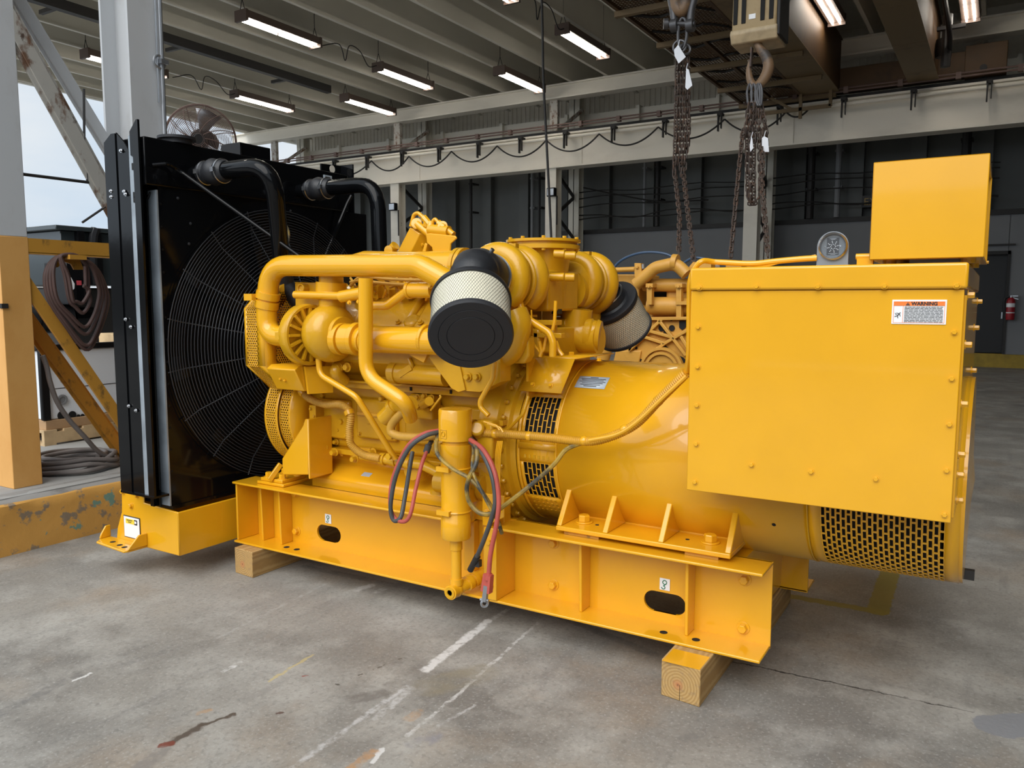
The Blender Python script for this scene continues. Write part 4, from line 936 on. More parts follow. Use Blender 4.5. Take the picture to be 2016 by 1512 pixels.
b = MB(); b.box(-.425, -.375, 2.93, 2.96, BZ2, BZ2+.022); b.cyl((-.43, 2.945, BZ2+.028), (-.37, 2.945, BZ2+.028), .0105, 14); b.build('cable_clip', 'yellow', ub)
mat('bracket_grey', (.27, .29, .31), .35, .5)
# round gauge on its bracket
gy = 3.0; gx0, gx1 = at(1608, 505, 'Y', gy).x, at(1670, 505, 'Y', gy).x; gc = at(1641, 485, 'Y', gy); gR = (gx1-gx0)/2
b = MB(); pl = [V((gx0, gy, BZ2)), V((gx1, gy, BZ2))]+[V(((gx0+gx1)/2+gR*math.cos(PI*k/16), gy, gc.z+gR*math.sin(PI*k/16))) for k in range(17)]
b.prism(pl, (0, .006, 0)); b.box(gx0, gx1+.005, gy-.01, gy+.05, BZ2, BZ2+.005); ga = tag(b.build('gauge_bracket', 'bracket_grey', G), 'grey metal bracket carrying a round annunciator gauge')
b = MB(); b.lathe((gc.x, gy, gc.z), (0, -1, 0), [(gR*.93, 0), (gR*.93, .012), (gR*.84, .018), (gR*.77, .012), (gR*.77, .004)], 40); b.build('bezel', 'steel', ga)
mat('gauge_face', (.13, .15, .17), .35); b = MB(); b.lathe((gc.x, gy, gc.z), (0, -1, 0), [(gR*.78, 0), (gR*.78, .006), (0, .006)], 40); b.build('dial_face', 'gauge_face', ga)
b = MB(); b.box(gc.x-.021, gc.x+.019, gy-.0068, gy-.0063, gc.z-.030, gc.z+.029); mat('dial_dark', (.05, .056, .065), .35); b.build('dial_panel', 'dial_dark', ga)
b = MB(); yq = gy-.0072
for k in range(8):
    for q in (.008, .014, .019):
        a = PI/4*k+.2*(q > .01); b.lathe((gc.x+q*math.cos(a), yq, gc.z-.002+q*math.sin(a)), (0, -1, 0), [(.0017, 0), (0, .0003)], 8)
for zz, s, e in ((.026, -.012, .010), (.0235, -.007, .006), (-.0255, -.016, .016), (-.028, -.008, .008)): b.box(gc.x+s, gc.x+e, yq-.0004, yq, gc.z+zz-.0005, gc.z+zz+.0005)
b.box(gc.x-.0275, gc.x-.0262, yq-.0004, yq, gc.z-.003, gc.z+.002); b.box(gc.x-.0275, gc.x-.024, yq-.0004, yq, gc.z-.003, gc.z-.0018)
b.box(gc.x+.022, gc.x+.0262, yq-.0004, yq, gc.z-.002, gc.z+.0025); b.build('dial_marks', 'galv', ga)
# ------------------------------------------------------------------ engine
YL, YK = 'yellow', 'yellow_cast'
def Y_(x, y, v): return at(x, y, 'Y', v)
def path(v, *pts): return [Y_(x, y, (v if len(q) == 0 else q[0])) for x, y, *q in pts]
E0 = G
def ebuild(b, name, m=YK, par=None, **k): return b.build(name, m, par or E0, **k)
# crankcase, decks, pan
b = MB(); b.prism([(-3.40, 3.36, .70), (-3.40, 3.31, .74), (-3.40, 3.30, 1.02), (-3.40, 3.24, 1.11), (-3.40, 3.24, 1.20), (-3.40, 3.48, 1.36), (-3.40, 3.66, 1.36), (-3.40, 3.90, 1.20), (-3.40, 3.90, 1.11), (-3.40, 3.84, 1.02), (-3.40, 3.83, .74), (-3.40, 3.78, .70)], (1.36, 0, 0)); blk = ebuild(b, 'engine_block', bev=.012)
b = MB(); b.box(-3.42, -2.03, 3.27, 3.87, .695, .725); ebuild(b, 'pan_rail', par=blk, bev=.004)
b = MB()
b.prism([(-3.33, 3.25, .40), (-3.33, 3.25, .56), (-3.33, 3.27, .575), (-3.33, 3.37, .625), (-3.33, 3.37, .70), (-3.33, 3.77, .70), (-3.33, 3.77, .625), (-3.33, 3.88, .56), (-3.33, 3.88, .40)], (1.25, 0, 0)); pan = ebuild(b, 'oil_pan', YL, bev=.014)
b = MB(); q = [V((x, 3.285+.045*t, .5825+.0225*t)) for x, t in ((-2.985, .1), (-2.925, .1), (-2.925, .75), (-2.985, .75))]; b.prism(q, (0, 0, .001)); tag(b.build('pan_plate', 'label_grey', pan), 'small grey metal tag on the sump')
b = MB()
for k in range(17): b.bolt((-3.36+.08*k, 3.285, .695), (0, 0, -1), .009)
b.build('rail_bolts', YK, blk)
b = MB(); b.box(-3.16, -2.12, 3.19, 3.24, 1.085, 1.122); b.box(-3.16, -2.12, 3.16, 3.25, 1.118, 1.130); ebuild(b, 'deck_rail', par=blk, bev=.003)
for x in (-3.05, -2.8, -2.55, -2.3):
    b = MB(); b.box(x, x+.012, 3.185, 3.2, 1.095, 1.115); b.build('lifting_eye', 'dark_hole', blk)
# pads, covers and bosses cast on the side of the block
for x0, x1, z0, z1 in ((-3.30, -3.05, .78, 1.0), (-3.00, -2.72, .80, 1.02), (-2.66, -2.42, .80, 1.02), (-2.36, -2.10, .80, 1.02)):
    b = MB(); b.box(x0, x1, 3.275, 3.31, z0, z1); c_ = ebuild(b, 'side_cover', par=blk, bev=.012)
    for x in (x0+.025, x1-.025):
        for z in (z0+.025, z1-.025): b = MB(); b.bolt((x, 3.275, z), (0, -1, 0), .009); b.build('bolt', YK, c_)
b = MB(); random.seed(11)
for k in range(26):
    x = random.uniform(-3.38, -2.1); z = random.uniform(.75, 1.08); b.bolt((x, 3.305, z), (0, -1, 0), random.uniform(.008, .018), random.uniform(.02, .05))
b.build('bosses', YK, blk)
# front end: gear housing, brackets, guards
b = MB(); b.box(-3.46, -3.36, 3.27, 3.87, .72, 1.30); gh_ = ebuild(b, 'gear_housing', bev=.012)
for x, y, w, h, d in ((598, 800, .05, .10, .06), (610, 850, .06, .12, .05), (628, 810, .05, .08, .05), (640, 840, .035, .10, .04), (622, 875, .10, .05, .05)):
    p = Y_(x, y, 3.26); b = MB(); b.box(p.x-w/2, p.x+w/2, p.y-d, p.y+.08, p.z-h/2, p.z+h/2)
    b.bolt((p.x-w/4, p.y-d, p.z+h/4), (0, -1, 0), .008); b.bolt((p.x+w/4, p.y-d, p.z-h/4), (0, -1, 0), .008); ebuild(b, 'casting_bracket', bev=.008)
def perf(b, o, U, Vv, w, h, pitch, rad):
    """perforated flat sheet"""
    U = V(U).normalized(); Vv = V(Vv).normalized(); o = V(o); R = pitch/math.sqrt(3); f_ = lambda u, v: o+U*u+Vv*v
    j = 0; v = R
    while v < h:
        u = pitch/2+(pitch/2 if j % 2 else 0)
        while u < w: b.hexcell(f_, u, v, R, rad); u += pitch
        v += R*1.5; j += 1
OC = [(2.925, 1.51), (2.925, 1.205), (3.08, 1.07), (3.56, 1.07), (3.71, 1.205), (3.71, 1.51), (3.56, 1.65), (3.08, 1.65)]
gx0, gx1 = -3.46, -3.31
b = MB(); n8 = len(OC)
for k in range(n8):
    (a, c0), (e, g) = OC[k], OC[(k+1) % n8]; l = math.hypot(e-a, g-c0)
    if k in (0, 1, 7):
        b.quad((gx0, a, c0), (gx0, e, g), (gx0+.02, e, g), (gx0+.02, a, c0)); b.quad((gx0+.095, a, c0), (gx0+.095, e, g), (gx1, e, g), (gx1, a, c0))
        perf(b, (gx0+.015, a, c0), (1, 0, 0), (0, e-a, g-c0), .085, l, .0148, .0052)
    else: b.quad((gx0, a, c0), (gx0, e, g), (gx1, e, g), (gx1, a, c0))
mid = [(3.32+(y-3.32)*.80, 1.36+(z-1.36)*.80) for y, z in OC]
b.add([(gx1, *p) for p in OC]+[(gx1, *p) for p in mid], [(k, (k+1) % n8, n8+(k+1) % n8, n8+k) for k in range(n8)])
perf(b, (gx1, 3.0, 1.12), (0, 1, 0), (0, 0, 1), .62, .48, .0148, .0052)
ebuild(b, 'belt_guard', YL, solid=.003)
b = MB(); cy, cz, cr = 3.40, .90, .305; ga0, ga1 = -3.60, -3.44
def cg(x, a, r=cr): return V((x, cy-r*math.cos(a), cz+r*math.sin(a)))
pit = .0165; R_ = pit/math.sqrt(3)
for xs_, w in ((-3.51, .08), (-3.42, .07)):
    rr = cr if xs_ < -3.46 else cr-.02
    fcg = lambda u, v, xs_=xs_, rr=rr: cg(xs_+u, v/rr, rr)
    j = 0; v = -2.2*rr*.75
    while v < .62*cr:
        u = pit/2+(pit/2 if j % 2 else 0)
        while u < w: b.hexcell(fcg, u, v, R_, .0056); u += pit
        v += R_*1.5; j += 1
    for s0, s1 in ((xs_-.012, xs_+.004), (xs_+w-.006, xs_+w+.012)):
        b.add([cg(x, -1.65+2.25*k/40, rr) for x in (s0, s1) for k in range(41)], [(k, k+1, 42+k, 41+k) for k in range(40)])
b.add([cg(-3.338, -1.65+2.25*k/40, q) for q in (cr-.02, .05) for k in range(41)], [(k, k+1, 42+k, 41+k) for k in range(40)])
ebuild(b, 'pulley_guard', YL, solid=.003)
b = MB(); b.cyl((-3.44, YC, 1.28), (-3.33, YC, 1.28), .18, 32); b.cyl((-3.50, YC, ZC), (-3.40, YC, ZC), .14, 32); b.cyl((-3.78, FY, FZ), (-3.55, FY, FZ), .07, 24); tag(b.build('pulleys', 'black_satin', E0), 'dark pulleys inside the guards')
p = [Y_(x, y, 3.10) for x, y in ((556, 935), (555, 903), (596, 838), (600, 825), (607, 825), (607, 935))]
b = MB(); b.prism(p, (0, .055, 0)); b.prism([q+V((0, .055, 0)) for q in p[-3:]]+[p[0].lerp(p[-1], .6)+V((0, .055, 0))], (0, .13, 0)); b.box(p[4].x-.012, p[4].x, 3.10, 3.28, p[0].z, p[4].z); fs_ = ebuild(b, 'front_support', YL, bev=.008)
b = MB(); b.box(-3.585, -3.37, 3.08, 3.28, .511, .528); b.box(-3.565, -3.39, 3.09, 3.27, .528, .548); b.bar((-3.47, 3.07, .545), (-3.44, 3.13, .63), .02, .03); ebuild(b, 'support_pad', YL, fs_, bev=.004)
for x, y in ((-3.53, 3.12), (-3.42, 3.12), (-3.53, 3.24), (-3.42, 3.24)): b = MB(); b.bolt((x, y, .548), (0, 0, 1), .019, .024); b.build('bolt', YL, fs_)
pa = Y_(533, 717, 2.93); pb = Y_(588, 717, 2.93)
b = MB(); b.prism([(pa.x, 2.93, pa.z), (pa.x, 2.90, pa.z-.02), (pa.x, 2.965, pa.z-.135), (pa.x, 3.10, pa.z-.135), (pa.x, 3.10, pa.z)], (pb.x-pa.x, 0, 0)); bb = ebuild(b, 'junction_cover', YL, bev=.005)
b = MB(); b.prism([(pb.x+.004, 2.96, pa.z-.005), (pb.x+.004, 2.98, pa.z-.15), (pb.x+.06, 3.1, pa.z-.15), (pb.x+.06, 3.1, pa.z-.01)], (.012, 0, 0)); b.build('cover_flap', YL, bb)
for x in (.35, .55): b = MB(); b.bolt((pa.x+(pb.x-pa.x)*x*.8+.01, 2.93, pa.z-.065-.03*x), (0, -.85, -.5), .006); b.build('bolt', YL, bb)
# rocker covers, heads, manifolds
def bank(s):
    m = (lambda y: y) if s > 0 else (lambda y: 2*YC-y)
    b = MB(); b.prism([(-3.22, m(3.30), 1.12), (-3.22, m(3.07), 1.24), (-3.22, m(3.06), 1.37), (-3.22, m(3.12), 1.43), (-3.22, m(3.26), 1.545), (-3.22, m(3.36), 1.55), (-3.22, m(3.50), 1.36)], (1.08, 0, 0)); hd = ebuild(b, 'cylinder_head', bev=.01)
    for k in range(3):
        x0 = -3.14+.34*k; b = MB(); b.prism([(x0, m(3.085), 1.42), (x0, m(3.23), 1.565), (x0, m(3.36), 1.59), (x0, m(3.40), 1.50), (x0, m(3.20), 1.36)], (.30, 0, 0)); cv = ebuild(b, 'rocker_cover', par=hd, bev=.02)
        for x in (x0+.05, x0+.25): b = MB(); b.bolt((x, m(3.10), 1.445), (0, -s*.6, .75), .011); b.build('bolt', YK, cv)
    return hd
hd = bank(1); bank(-1)
b = MB(); q = Y_(805, 640, 3.10); b.lathe((q.x, 3.14, q.z), (0, -.6, .8), [(.045, -.02), (.045, .03), (.032, .04)], 20); b.box(q.x-.03, q.x+.035, 3.05, 3.16, q.z-.05, q.z-.005); ebuild(b, 'cover_boss', par=hd, bev=.006)
b = MB(); b.cyl(*path(3.10, (772, 733), (880, 740)), .052, 28); ma = ebuild(b, 'exhaust_manifold')
b = MB(); b.cyl(*path(3.10, (776, 733), (786, 734)), .058, 28); b.build('collar', YK, ma)
b = MB(); b.bar(*path(3.06, (788, 738), (812, 722)), .03, .03); b.tube(path(3.06, (805, 706), (812, 722), (795, 741)), .012, .02, 10); b.build('heat_tube', YK, ma)
for k in range(2):
    x = -3.10+.185*k; b = MB(); b.tube([(x, 3.10, 1.23), (x, 3.02, 1.19), (x, 3.10, 1.13)], .032, .04, 16); b.bolt((x-.05, 3.09, 1.22), (0, -1, 0), .012); b.bolt((x+.05, 3.09, 1.22), (0, -1, 0), .012); ebuild(b, 'exhaust_port')
b = MB()
for x in (668, 684): b.bolt(Y_(x, 723, 3.05), (0, -1, 0), .017)
ebuild(b, 'port_bolts')
# coolant pump, volute, pipes
pc = Y_(610, 659, 2.97); ax_ = V((1, -.10, 0)).normalized()
b = MB(); b.lathe(pc, ax_, [(.055, -.14), (.06, -.10), (.085, -.085), (.15, -.06), (.158, -.045), (.158, .0), (.15, .008), (.138, .008), (.135, -.012), (.07, -.012)], 44); pm_ = ebuild(b, 'coolant_pump')
b = MB(); d_, u_, w_ = ortho(ax_)
for k in range(16): a = 2*PI*k/16; b.bar(pc+(u_*math.cos(a)+w_*math.sin(a))*.07+ax_*.004, pc+(u_*math.cos(a)+w_*math.sin(a))*.137+ax_*.004, .014, .02, ax_)
b.build('impeller_fin', YK, pm_)
b = MB(); b.box(pc.x-.09, pc.x-.04, 2.82, 2.85, pc.z-.02, pc.z+.015); b.build('pump_lug', YK, pm_)
vc = Y_(658, 657, 3.0)
b = MB(); b.lathe(vc, ax_, [(.05, -.13), (.10, -.125), (.128, -.10), (.145, -.06), (.147, -.02), (.138, .02), (.115, .045), (.088, .055), (.085, .075)], 44)
ebuild(b, 'pump_volute')
b = MB(); b.tube(path(3.03, (652, 625), (652, 545)), .062, .05, 28); ri = ebuild(b, 'riser_pipe')
b = MB(); b.cyl(*path(3.03, (651, 588), (652, 556)), .078, 28); b.build('riser_sleeve', YL, ri)
b = MB(); b.cyl(*path(2.98, (655, 667), (868, 672)), .064, 32); cp_ = ebuild(b, 'coolant_crossover', YL)
for x0, x1, q in ((655, 663, .088), (666, 678, .082), (681, 700, .077), (700, 709, .083), (716, 720, .071), (836, 842, .070)):
    b = MB(); b.cyl(*path(2.98, (x0, 667), (x1, 668)), q, 32); b.build('pipe_collar', YL, cp_, bev=.003)
b = MB(); b.tube(path(2.95, (590, 663), (523, 662), (530, 523), (826, 523), (915, 572)), .054, .15, 28); bp = ebuild(b, 'coolant_pipe', YL)
b = MB(); q0, q1 = path(2.95, (525, 606), (527, 592)); b.cyl(q0, q1, .062, 28); q0, q1 = path(2.95, (527, 588), (529, 575)); b.cyl(q0, q1, .064, 28); b.box(q0.x-.09, q0.x-.03, 2.87, 2.90, q0.z-.01, q0.z+.025); b.build('hose_clamp', YL, bp)
b = MB(); b.tube(path(2.96, (581, 580), (680, 583), (722, 574)), .020, .05, 16); tb = ebuild(b, 'bypass_tube', YL)
b = MB(); b.cyl(*path(2.96, (672, 584), (718, 576)), .030, 20); b.bolt(Y_(688, 596, 2.93), (0, -1, 0), .008); b.bolt(Y_(706, 594, 2.93), (0, -1, 0), .008); b.build('tube_flange', YL, tb)
b = MB(); b.lathe(Y_(597, 568, 3.0), (0, -1, 0), [(.025, -.05), (.025, .02), (.018, .022), (.018, .01), (0, .01)], 20); b.box(*[v for v in (Y_(575, 570, 3.0).x, Y_(640, 570, 3.0).x, 3.02, 3.15, Y_(600, 620, 3.0).z, Y_(600, 556, 3.0).z)]); ebuild(b, 'thermostat_housing', bev=.01)
b = MB(); b.tube(path(2.86, (720, 548), (720, 740), (800, 793), (808, 822, 2.95)), .0345, .13, 24); ebuild(b, 'drain_pipe', YL)
b = MB(); b.tube(path(2.98, (728, 602), (762, 602), (800, 574), (812, 570)), .021, .07, 16); hs = ebuild(b, 'vent_pipe', YL)
b = MB(); b.cyl(*path(2.98, (806, 571), (852, 571)), .036, 24); b.cyl(*path(2.98, (804, 571), (809, 571)), .040, 24); b.bolt(Y_(848, 562, 2.95), (0, -1, 0), .010); b.build('pipe_sleeve', YL, hs)
b = MB(); b.tube(path(2.95, (627, 706), (630, 738), (702, 781), (728, 822, 3.0), (778, 903, 3.12)), .0155, .07, 14); ebuild(b, 'oil_tube', YL)
b = MB(); b.bolt(Y_(627, 704, 2.95), (0, 0, 1), .013); b.lathe(Y_(768, 898, 3.10), (0, -1, 0), [(.018, 0), (.018, .02)], 6); ebuild(b, 'tube_nut')
b = MB(); b.ribbed(path(3.14, (592, 768), (610, 785), (640, 796), (672, 797), (690, 814), (688, 850), (692, 876), (716, 895), (750, 903)), .0215, .011, .004); ch = ebuild(b, 'corrugated_hose', 'yellow_hose')
b = MB(); b.cyl(*path(3.14, (686, 808), (689, 816)), .027, 16); b.cyl(*path(3.14, (595, 770), (600, 775)), .026, 16); b.build('hose_band', YL, ch)
b = MB(); b.tube(path(3.16, (712, 897), (760, 905), (830, 915), (872, 935)), .024, .05, 18); op = ebuild(b, 'oil_gallery_pipe')
for x, y in ((750, 903), (772, 906), (800, 911)): b = MB(); b.cyl(Y_(x, y, 3.16), Y_(x+9, y+1.5, 3.16), .031, 18); b.build('pipe_collar', YK, op)
b = MB(); b.tube([Y_(857, 918, 3.18), Y_(866, 940, 3.19), V((Y_(866, 940, 3.19).x, 3.19, .60))], .026, .04, 16); q = Y_(866, 945, 3.19); b.lathe((q.x, 3.19, .585), (0, 0, 1), [(.05, 0), (.05, .02), (.03, .03)], 20); ebuild(b, 'pan_elbow')
b = MB(); b.tube(path(3.05, (806, 797, 2.98), (786, 796), (756, 824)), .043, .06, 20); eb = ebuild(b, 'pump_elbow')
b = MB(); q0, q1 = path(3.05, (779, 800), (774, 805)); b.cyl(q0, q1, .049, 20); b.bolt(Y_(779, 784, 3.03), (0, 0, 1), .012); b.build('elbow_band', YK, eb)
b = MB(); b.cable(path(3.0, (815, 800), (790, 815), (772, 835), (771, 851), (790, 859), (830, 860), (862, 857)), .021, 14); ebuild(b, 'rubber_hose', 'yellow_hose')
b = MB(); q = Y_(828, 798, 3.22); b.box(q.x-.06, q.x+.09, 3.2, 3.28, q.z-.07, q.z+.06); oc = ebuild(b, 'pump_cover', bev=.012)
for x, y in ((822, 782), (836, 779), (850, 783), (824, 800), (846, 806), (853, 797)): b = MB(); b.bolt(Y_(x, y, 3.20), (0, -1, 0), .012); b.build('bolt', YK, oc)
b = MB(); b.cyl(Y_(833, 797, 3.2), Y_(845, 790, 3.1), .022, 16); b.tube(path(3.1, (848, 808), (868, 782), (866, 778)), .006, .01, 8); ebuild(b, 'fuel_fitting')
b = MB(); b.lathe(Y_(815, 925, 3.2), (0, -1, 0), [(.06, -.05), (.062, .0), (.05, .02), (.03, .022)], 26); ebuild(b, 'filter_boss')
for x, y in ((700, 903), (640, 880), (660, 890), (735, 890)): b = MB(); b.bolt(Y_(x, y, 3.24), (0, -1, 0), .016, .03); ebuild(b, 'drain_plug')
b = MB(); b.box(-2.98, -2.80, 3.262, 3.28, .93, .945); b.prism([Y_(690, 880, 3.24), Y_(728, 883, 3.24), Y_(728, 889, 3.24), Y_(690, 885, 3.24)], (0, .02, 0)); b.build('casting_letters', YL, blk)
# bracket plates under the filter
b = MB(); b.prism(path(3.02, (838, 697), (900, 697), (916, 768), (902, 772), (888, 764), (850, 712)), (0, .012, 0)); b.bolt(Y_(814, 688, 3.0), (0, -1, 0), .014); b.prism(path(3.03, (900, 712), (985, 705), (985, 752), (945, 772), (918, 770)), (0, .09, 0)); bk = ebuild(b, 'filter_bracket', bev=.004)
b = MB(); b.bar(Y_(812, 690, 3.0), Y_(840, 705, 3.02), .03, .045); b.build('bracket_arm', YL, bk)
for x, y in ((921, 742), (939, 742)): b = MB(); b.bolt(Y_(x, y, 3.025), (0, -1, 0), .015); b.build('bolt', YK, bk)
b = MB(); b.prism(path(3.06, (925, 722), (932, 722), (935, 750), (928, 750)), (0, .05, 0)); b.build('rib', YK, bk)
b = MB(); b.tube(path(3.0, (973, 712), (970, 745), (945, 790), (946, 802), (962, 818)), .012, .06, 12); ebuild(b, 'pressure_tube', YL)
b = MB(); b.tube(path(3.15, (934, 842), (1000, 846), (1030, 815, 3.1), (1040, 780, 3.12)), .008, .05, 8)
for k in range(5): b.box(*[v for v in (lambda p: (p.x-.012, p.x+.012, p.y-.02, p.y+.02, p.z-.012, p.z+.012))(Y_(934+14*k, 832, 3.14))])
ebuild(b, 'fuel_line')
# flywheel housing
b = MB(); b.lathe((-2.045, YC, ZC), (1, 0, 0), [(.36, -.10), (.44, -.06), (.455, 0), (.455, .05), (.43, .07), (.43, .10), (.41, .11), (.41, .14)], 72); fwh = ebuild(b, 'flywheel_housing')
for k in range(-6, 9): a = 2*PI*k/36; b = MB(); b.bolt((-1.975, YC-.442*math.cos(a), ZC+.442*math.sin(a)), (1, 0, 0), .010, .014); b.build('bolt', YK, fwh)
b = MB(); b.prism([(-2.10, 3.24, 1.05), (-2.10, 3.15, .98), (-2.10, 3.13, .62), (-2.10, 3.3, .55), (-2.10, 3.4, 1.2)], (.12, 0, 0)); b.box(-2.06, -1.97, 3.06, 3.2, .82, 1.0); b.cyl((-2.06, 3.10, .93), (-2.03, 3.02, .97), .035, 18); b.build('starter_pad', YK, fwh, bev=.01)
b = MB(); b.cyl((-2.30, 3.16, .84), (-2.04, 3.16, .84), .065, 28); b.cyl((-2.36, 3.16, .84), (-2.30, 3.16, .84), .055, 28); b.cyl((-2.28, 3.11, .96), (-2.1, 3.11, .96), .032, 20); b.box(-2.2, -2.12, 3.10, 3.2, .86, .96); ebuild(b, 'starter_motor')
b = MB(); b.cyl((-2.34, 3.14, .66), (-2.08, 3.14, .66), .055, 26); b.lathe((-2.08, 3.14, .66), (1, 0, 0), [(.062, 0), (.062, .02), (.02, .03)], 24); ebuild(b, 'pre_heater')
for x, y in ((985, 842), (978, 838)): b = MB(); b.tube(path(3.0, (x-25, y-8), (x, y), (x+6, y+9)), .0055, .01, 8); ebuild(b, 'wire_terminal', YL)
# exhaust outlet and twin turbochargers
TX, TZ = -1.985, 1.65
b = MB(); b.lathe((TX, 3.56, 1.69), (0, 0, 1), [(.12, -.17), (.125, 0), (.135, .07), (.15, .11), (.185, .115), (.185, .135), (.172, .137), (.172, .148), (.188, .15), (.188, .163), (.0, .166)], 56); ot = ebuild(b, 'exhaust_outlet')
for k in range(10):
    a = 2*PI*k/10+.2; b = MB(); b.bolt((TX+.172*math.cos(a), 3.56+.172*math.sin(a), 1.852), (0, 0, 1), .0105, .012, False); b.bolt((TX+.172*math.cos(a), 3.56+.172*math.sin(a), 1.805), (0, 0, -1), .0105, .012, False); b.build('bolt', YK, ot)
b = MB(); b.cyl(Y_(1002, 482, 3.42), Y_(1014, 480, 3.42), .014, 14); b.box(TX-.16, TX+.12, 3.40, 3.72, 1.50, 1.70); b.build('outlet_body', YK, ot, bev=.03, seg=3)
for x0, x1, y0, y1 in ((1090, 1108, 500, 500), (1112, 1130, 503, 503), (1078, 1108, 546, 545), (1112, 1128, 546, 546)):
    b = MB(); b.cyl(Y_(x0, y0, 3.42), Y_(x1, y1, 3.42)+V((0, .02, 0)), .020, 18); b.build('stud_boss', YK, ot, bev=.004)
def volute(c, axis, R, r0, r1, a0, flip=1, seg=44):
    d, u, w = ortho(axis); pts = []; rr = []
    u = (V((0, 0, -1))-d*V((0, 0, -1)).dot(d)).normalized(); w = d.cross(u)
    for k in range(seg+1):
        t = k/seg; a = a0+flip*2*PI*.97*t; r = r0+(r1-r0)*t; pts.append(V(c)+(u*math.cos(a)+w*math.sin(a))*(R+r*.25)); rr.append(r)
    return pts, rr
def turbo(s):
    y = lambda v: v if s > 0 else 2*3.58-v
    axs = V((0, -s, 0)); tx = TX+(0 if s > 0 else .03)
    b = MB(); P_, R_2 = volute((tx, y(3.14), TZ), axs, .105, .044, .064, .6); b.sweep(P_, R_2, 20)
    b.lathe((tx, y(3.14), TZ), axs, [(.10, -.06), (.13, -.03), (.13, .02), (.115, .045), (.105, .06), (.098, .062), (.098, .085), (.092, .087)], 40); o = ebuild(b, 'compressor_housing')
    b = MB(); b.tube([V((tx, y(3.14), TZ-.12)), V((tx-.02*s, y(3.12), TZ-.22)), V((tx-.06, y(3.14), TZ-.30))], .055, .08, 22); b.build('compressor_outlet', YK, o)
    b = MB(); b.ring((tx, y(3.222), TZ), axs, .142, .012, 44, 8); b.box(tx-.02, tx+.05, y(3.222)-.015, y(3.222)+.015, TZ+.135, TZ+.165); ebuild(b, 'v_band_clamp')
    b = MB(); P_, R_2 = volute((tx, y(3.305), TZ), axs, .095, .050, .062, .4, -1); b.sweep(P_, R_2, 20)
    b.lathe((tx, y(3.305), TZ), axs, [(.06, -.12), (.10, -.07), (.125, -.03), (.125, .04), (.09, .07)], 40); b.cyl((tx, y(3.4), TZ-.04), (tx, y(3.34), TZ-.04), .11, 32); o = ebuild(b, 'turbine_housing')
    b = MB(); b.box(tx-.085, tx+.06, y(3.33)-.07, y(3.33)+.07, TZ-.20, TZ-.185); b.box(tx-.085, tx+.06, y(3.33)-.07, y(3.33)+.07, TZ-.180, TZ-.165); b.cyl((tx-.01, y(3.33), TZ-.19), (tx-.01, y(3.33), TZ-.08), .055, 22); b.build('mount_flange', YK, o, bev=.004)
    for dx in (-.07, .05): b = MB(); b.bolt((tx+dx, y(3.28), TZ-.165), (0, 0, 1), .009, .02); b.build('bolt', YK, o)
turbo(1); turbo(-1)
b = MB(); b.tube(path(3.74, (1138, 608), (1133, 650), (1150, 668), (1180, 668)), .078, .09, 26); o = ebuild(b, 'exhaust_elbow')
b = MB(); q = Y_(1156, 660, 3.74); b.lathe(q, (1, .3, -.1), [(.085, -.01), (.09, .02), (.082, .03), (.082, .045), (.088, .05), (.08, .07)], 30); b.build('bellows', YK, o)
b = MB(); b.prism(path(3.70, (1098, 632), (1125, 610), (1130, 622), (1112, 650), (1085, 665), (1080, 650)), (0, .03, 0)); b.cyl(*path(3.68, (1095, 640), (1118, 637)), .03, 18); ebuild(b, 'turbo_stay', bev=.004)
b = MB(); b.tube(path(3.16, (1022, 590), (1028, 615), (1045, 632), (1083, 656), (1089, 675), (1088, 702)), .017, .06, 14); ebuild(b, 'oil_drain_tube', YL)
b = MB(); b.tube(path(3.10, (1012, 615), (1022, 640), (1005, 690), (985, 700)), .062, .1, 24); ebuild(b, 'air_elbow')
b = MB(); b.box(-2.12, -1.86, 3.30, 3.80, 1.26, 1.42); b.box(-2.08, -1.9, 3.28, 3.34, 1.40, 1.47); b.box(-2.02, -1.80, 3.34, 3.38, 1.30, 1.45); ebuild(b, 'rear_housing', bev=.012)
b = MB(); b.box(*[v for v in (Y_(1042, 610, 3.3).x, Y_(1095, 610, 3.3).x, 3.3, 3.36, Y_(1060, 640, 3.3).z, Y_(1060, 630, 3.3).z)]); b.box(*[v for v in (Y_(1050, 610, 3.3).x, Y_(1105, 610, 3.3).x, 3.3, 3.34, Y_(1060, 665, 3.3).z, Y_(1060, 655, 3.3).z)]); ebuild(b, 'support_shelf', bev=.003)
b = MB(); b.prism(path(3.12, (1005, 660), (1040, 662), (1041, 700), (1032, 716), (1008, 716)), (0, .06, 0)); ebuild(b, 'access_cover', bev=.008)
for pth, q in (([(1048, 668), (1052, 680), (1064, 694), (1070, 690), (1075, 662)], .007), ([(1062, 672), (1066, 692), (1063, 702)], .009), ([(1094, 672), (1100, 690), (1108, 700)], .010), ([(1046, 610), (1048, 650), (1048, 680)], .004), ([(1094, 592), (1092, 630), (1088, 650)], .008)):
    b = MB(); b.tube(path(3.2, *pth), q, .03, 8); ebuild(b, 'sensor_line', YL)
b = MB(); b.box(*[v for v in (Y_(1086, 600, 3.5).x, Y_(1099, 600, 3.5).x, 3.5, 3.54, Y_(1090, 618, 3.5).z, Y_(1090, 601, 3.5).z)]); b.build('connector', 'rubber', E0)
b = MB(); q = Y_(1118, 690, 3.75); b.box(q.x-.05, q.x+.06, 3.75, 3.9, q.z-.08, q.z+.04); ebuild(b, 'rear_cover', bev=.006)
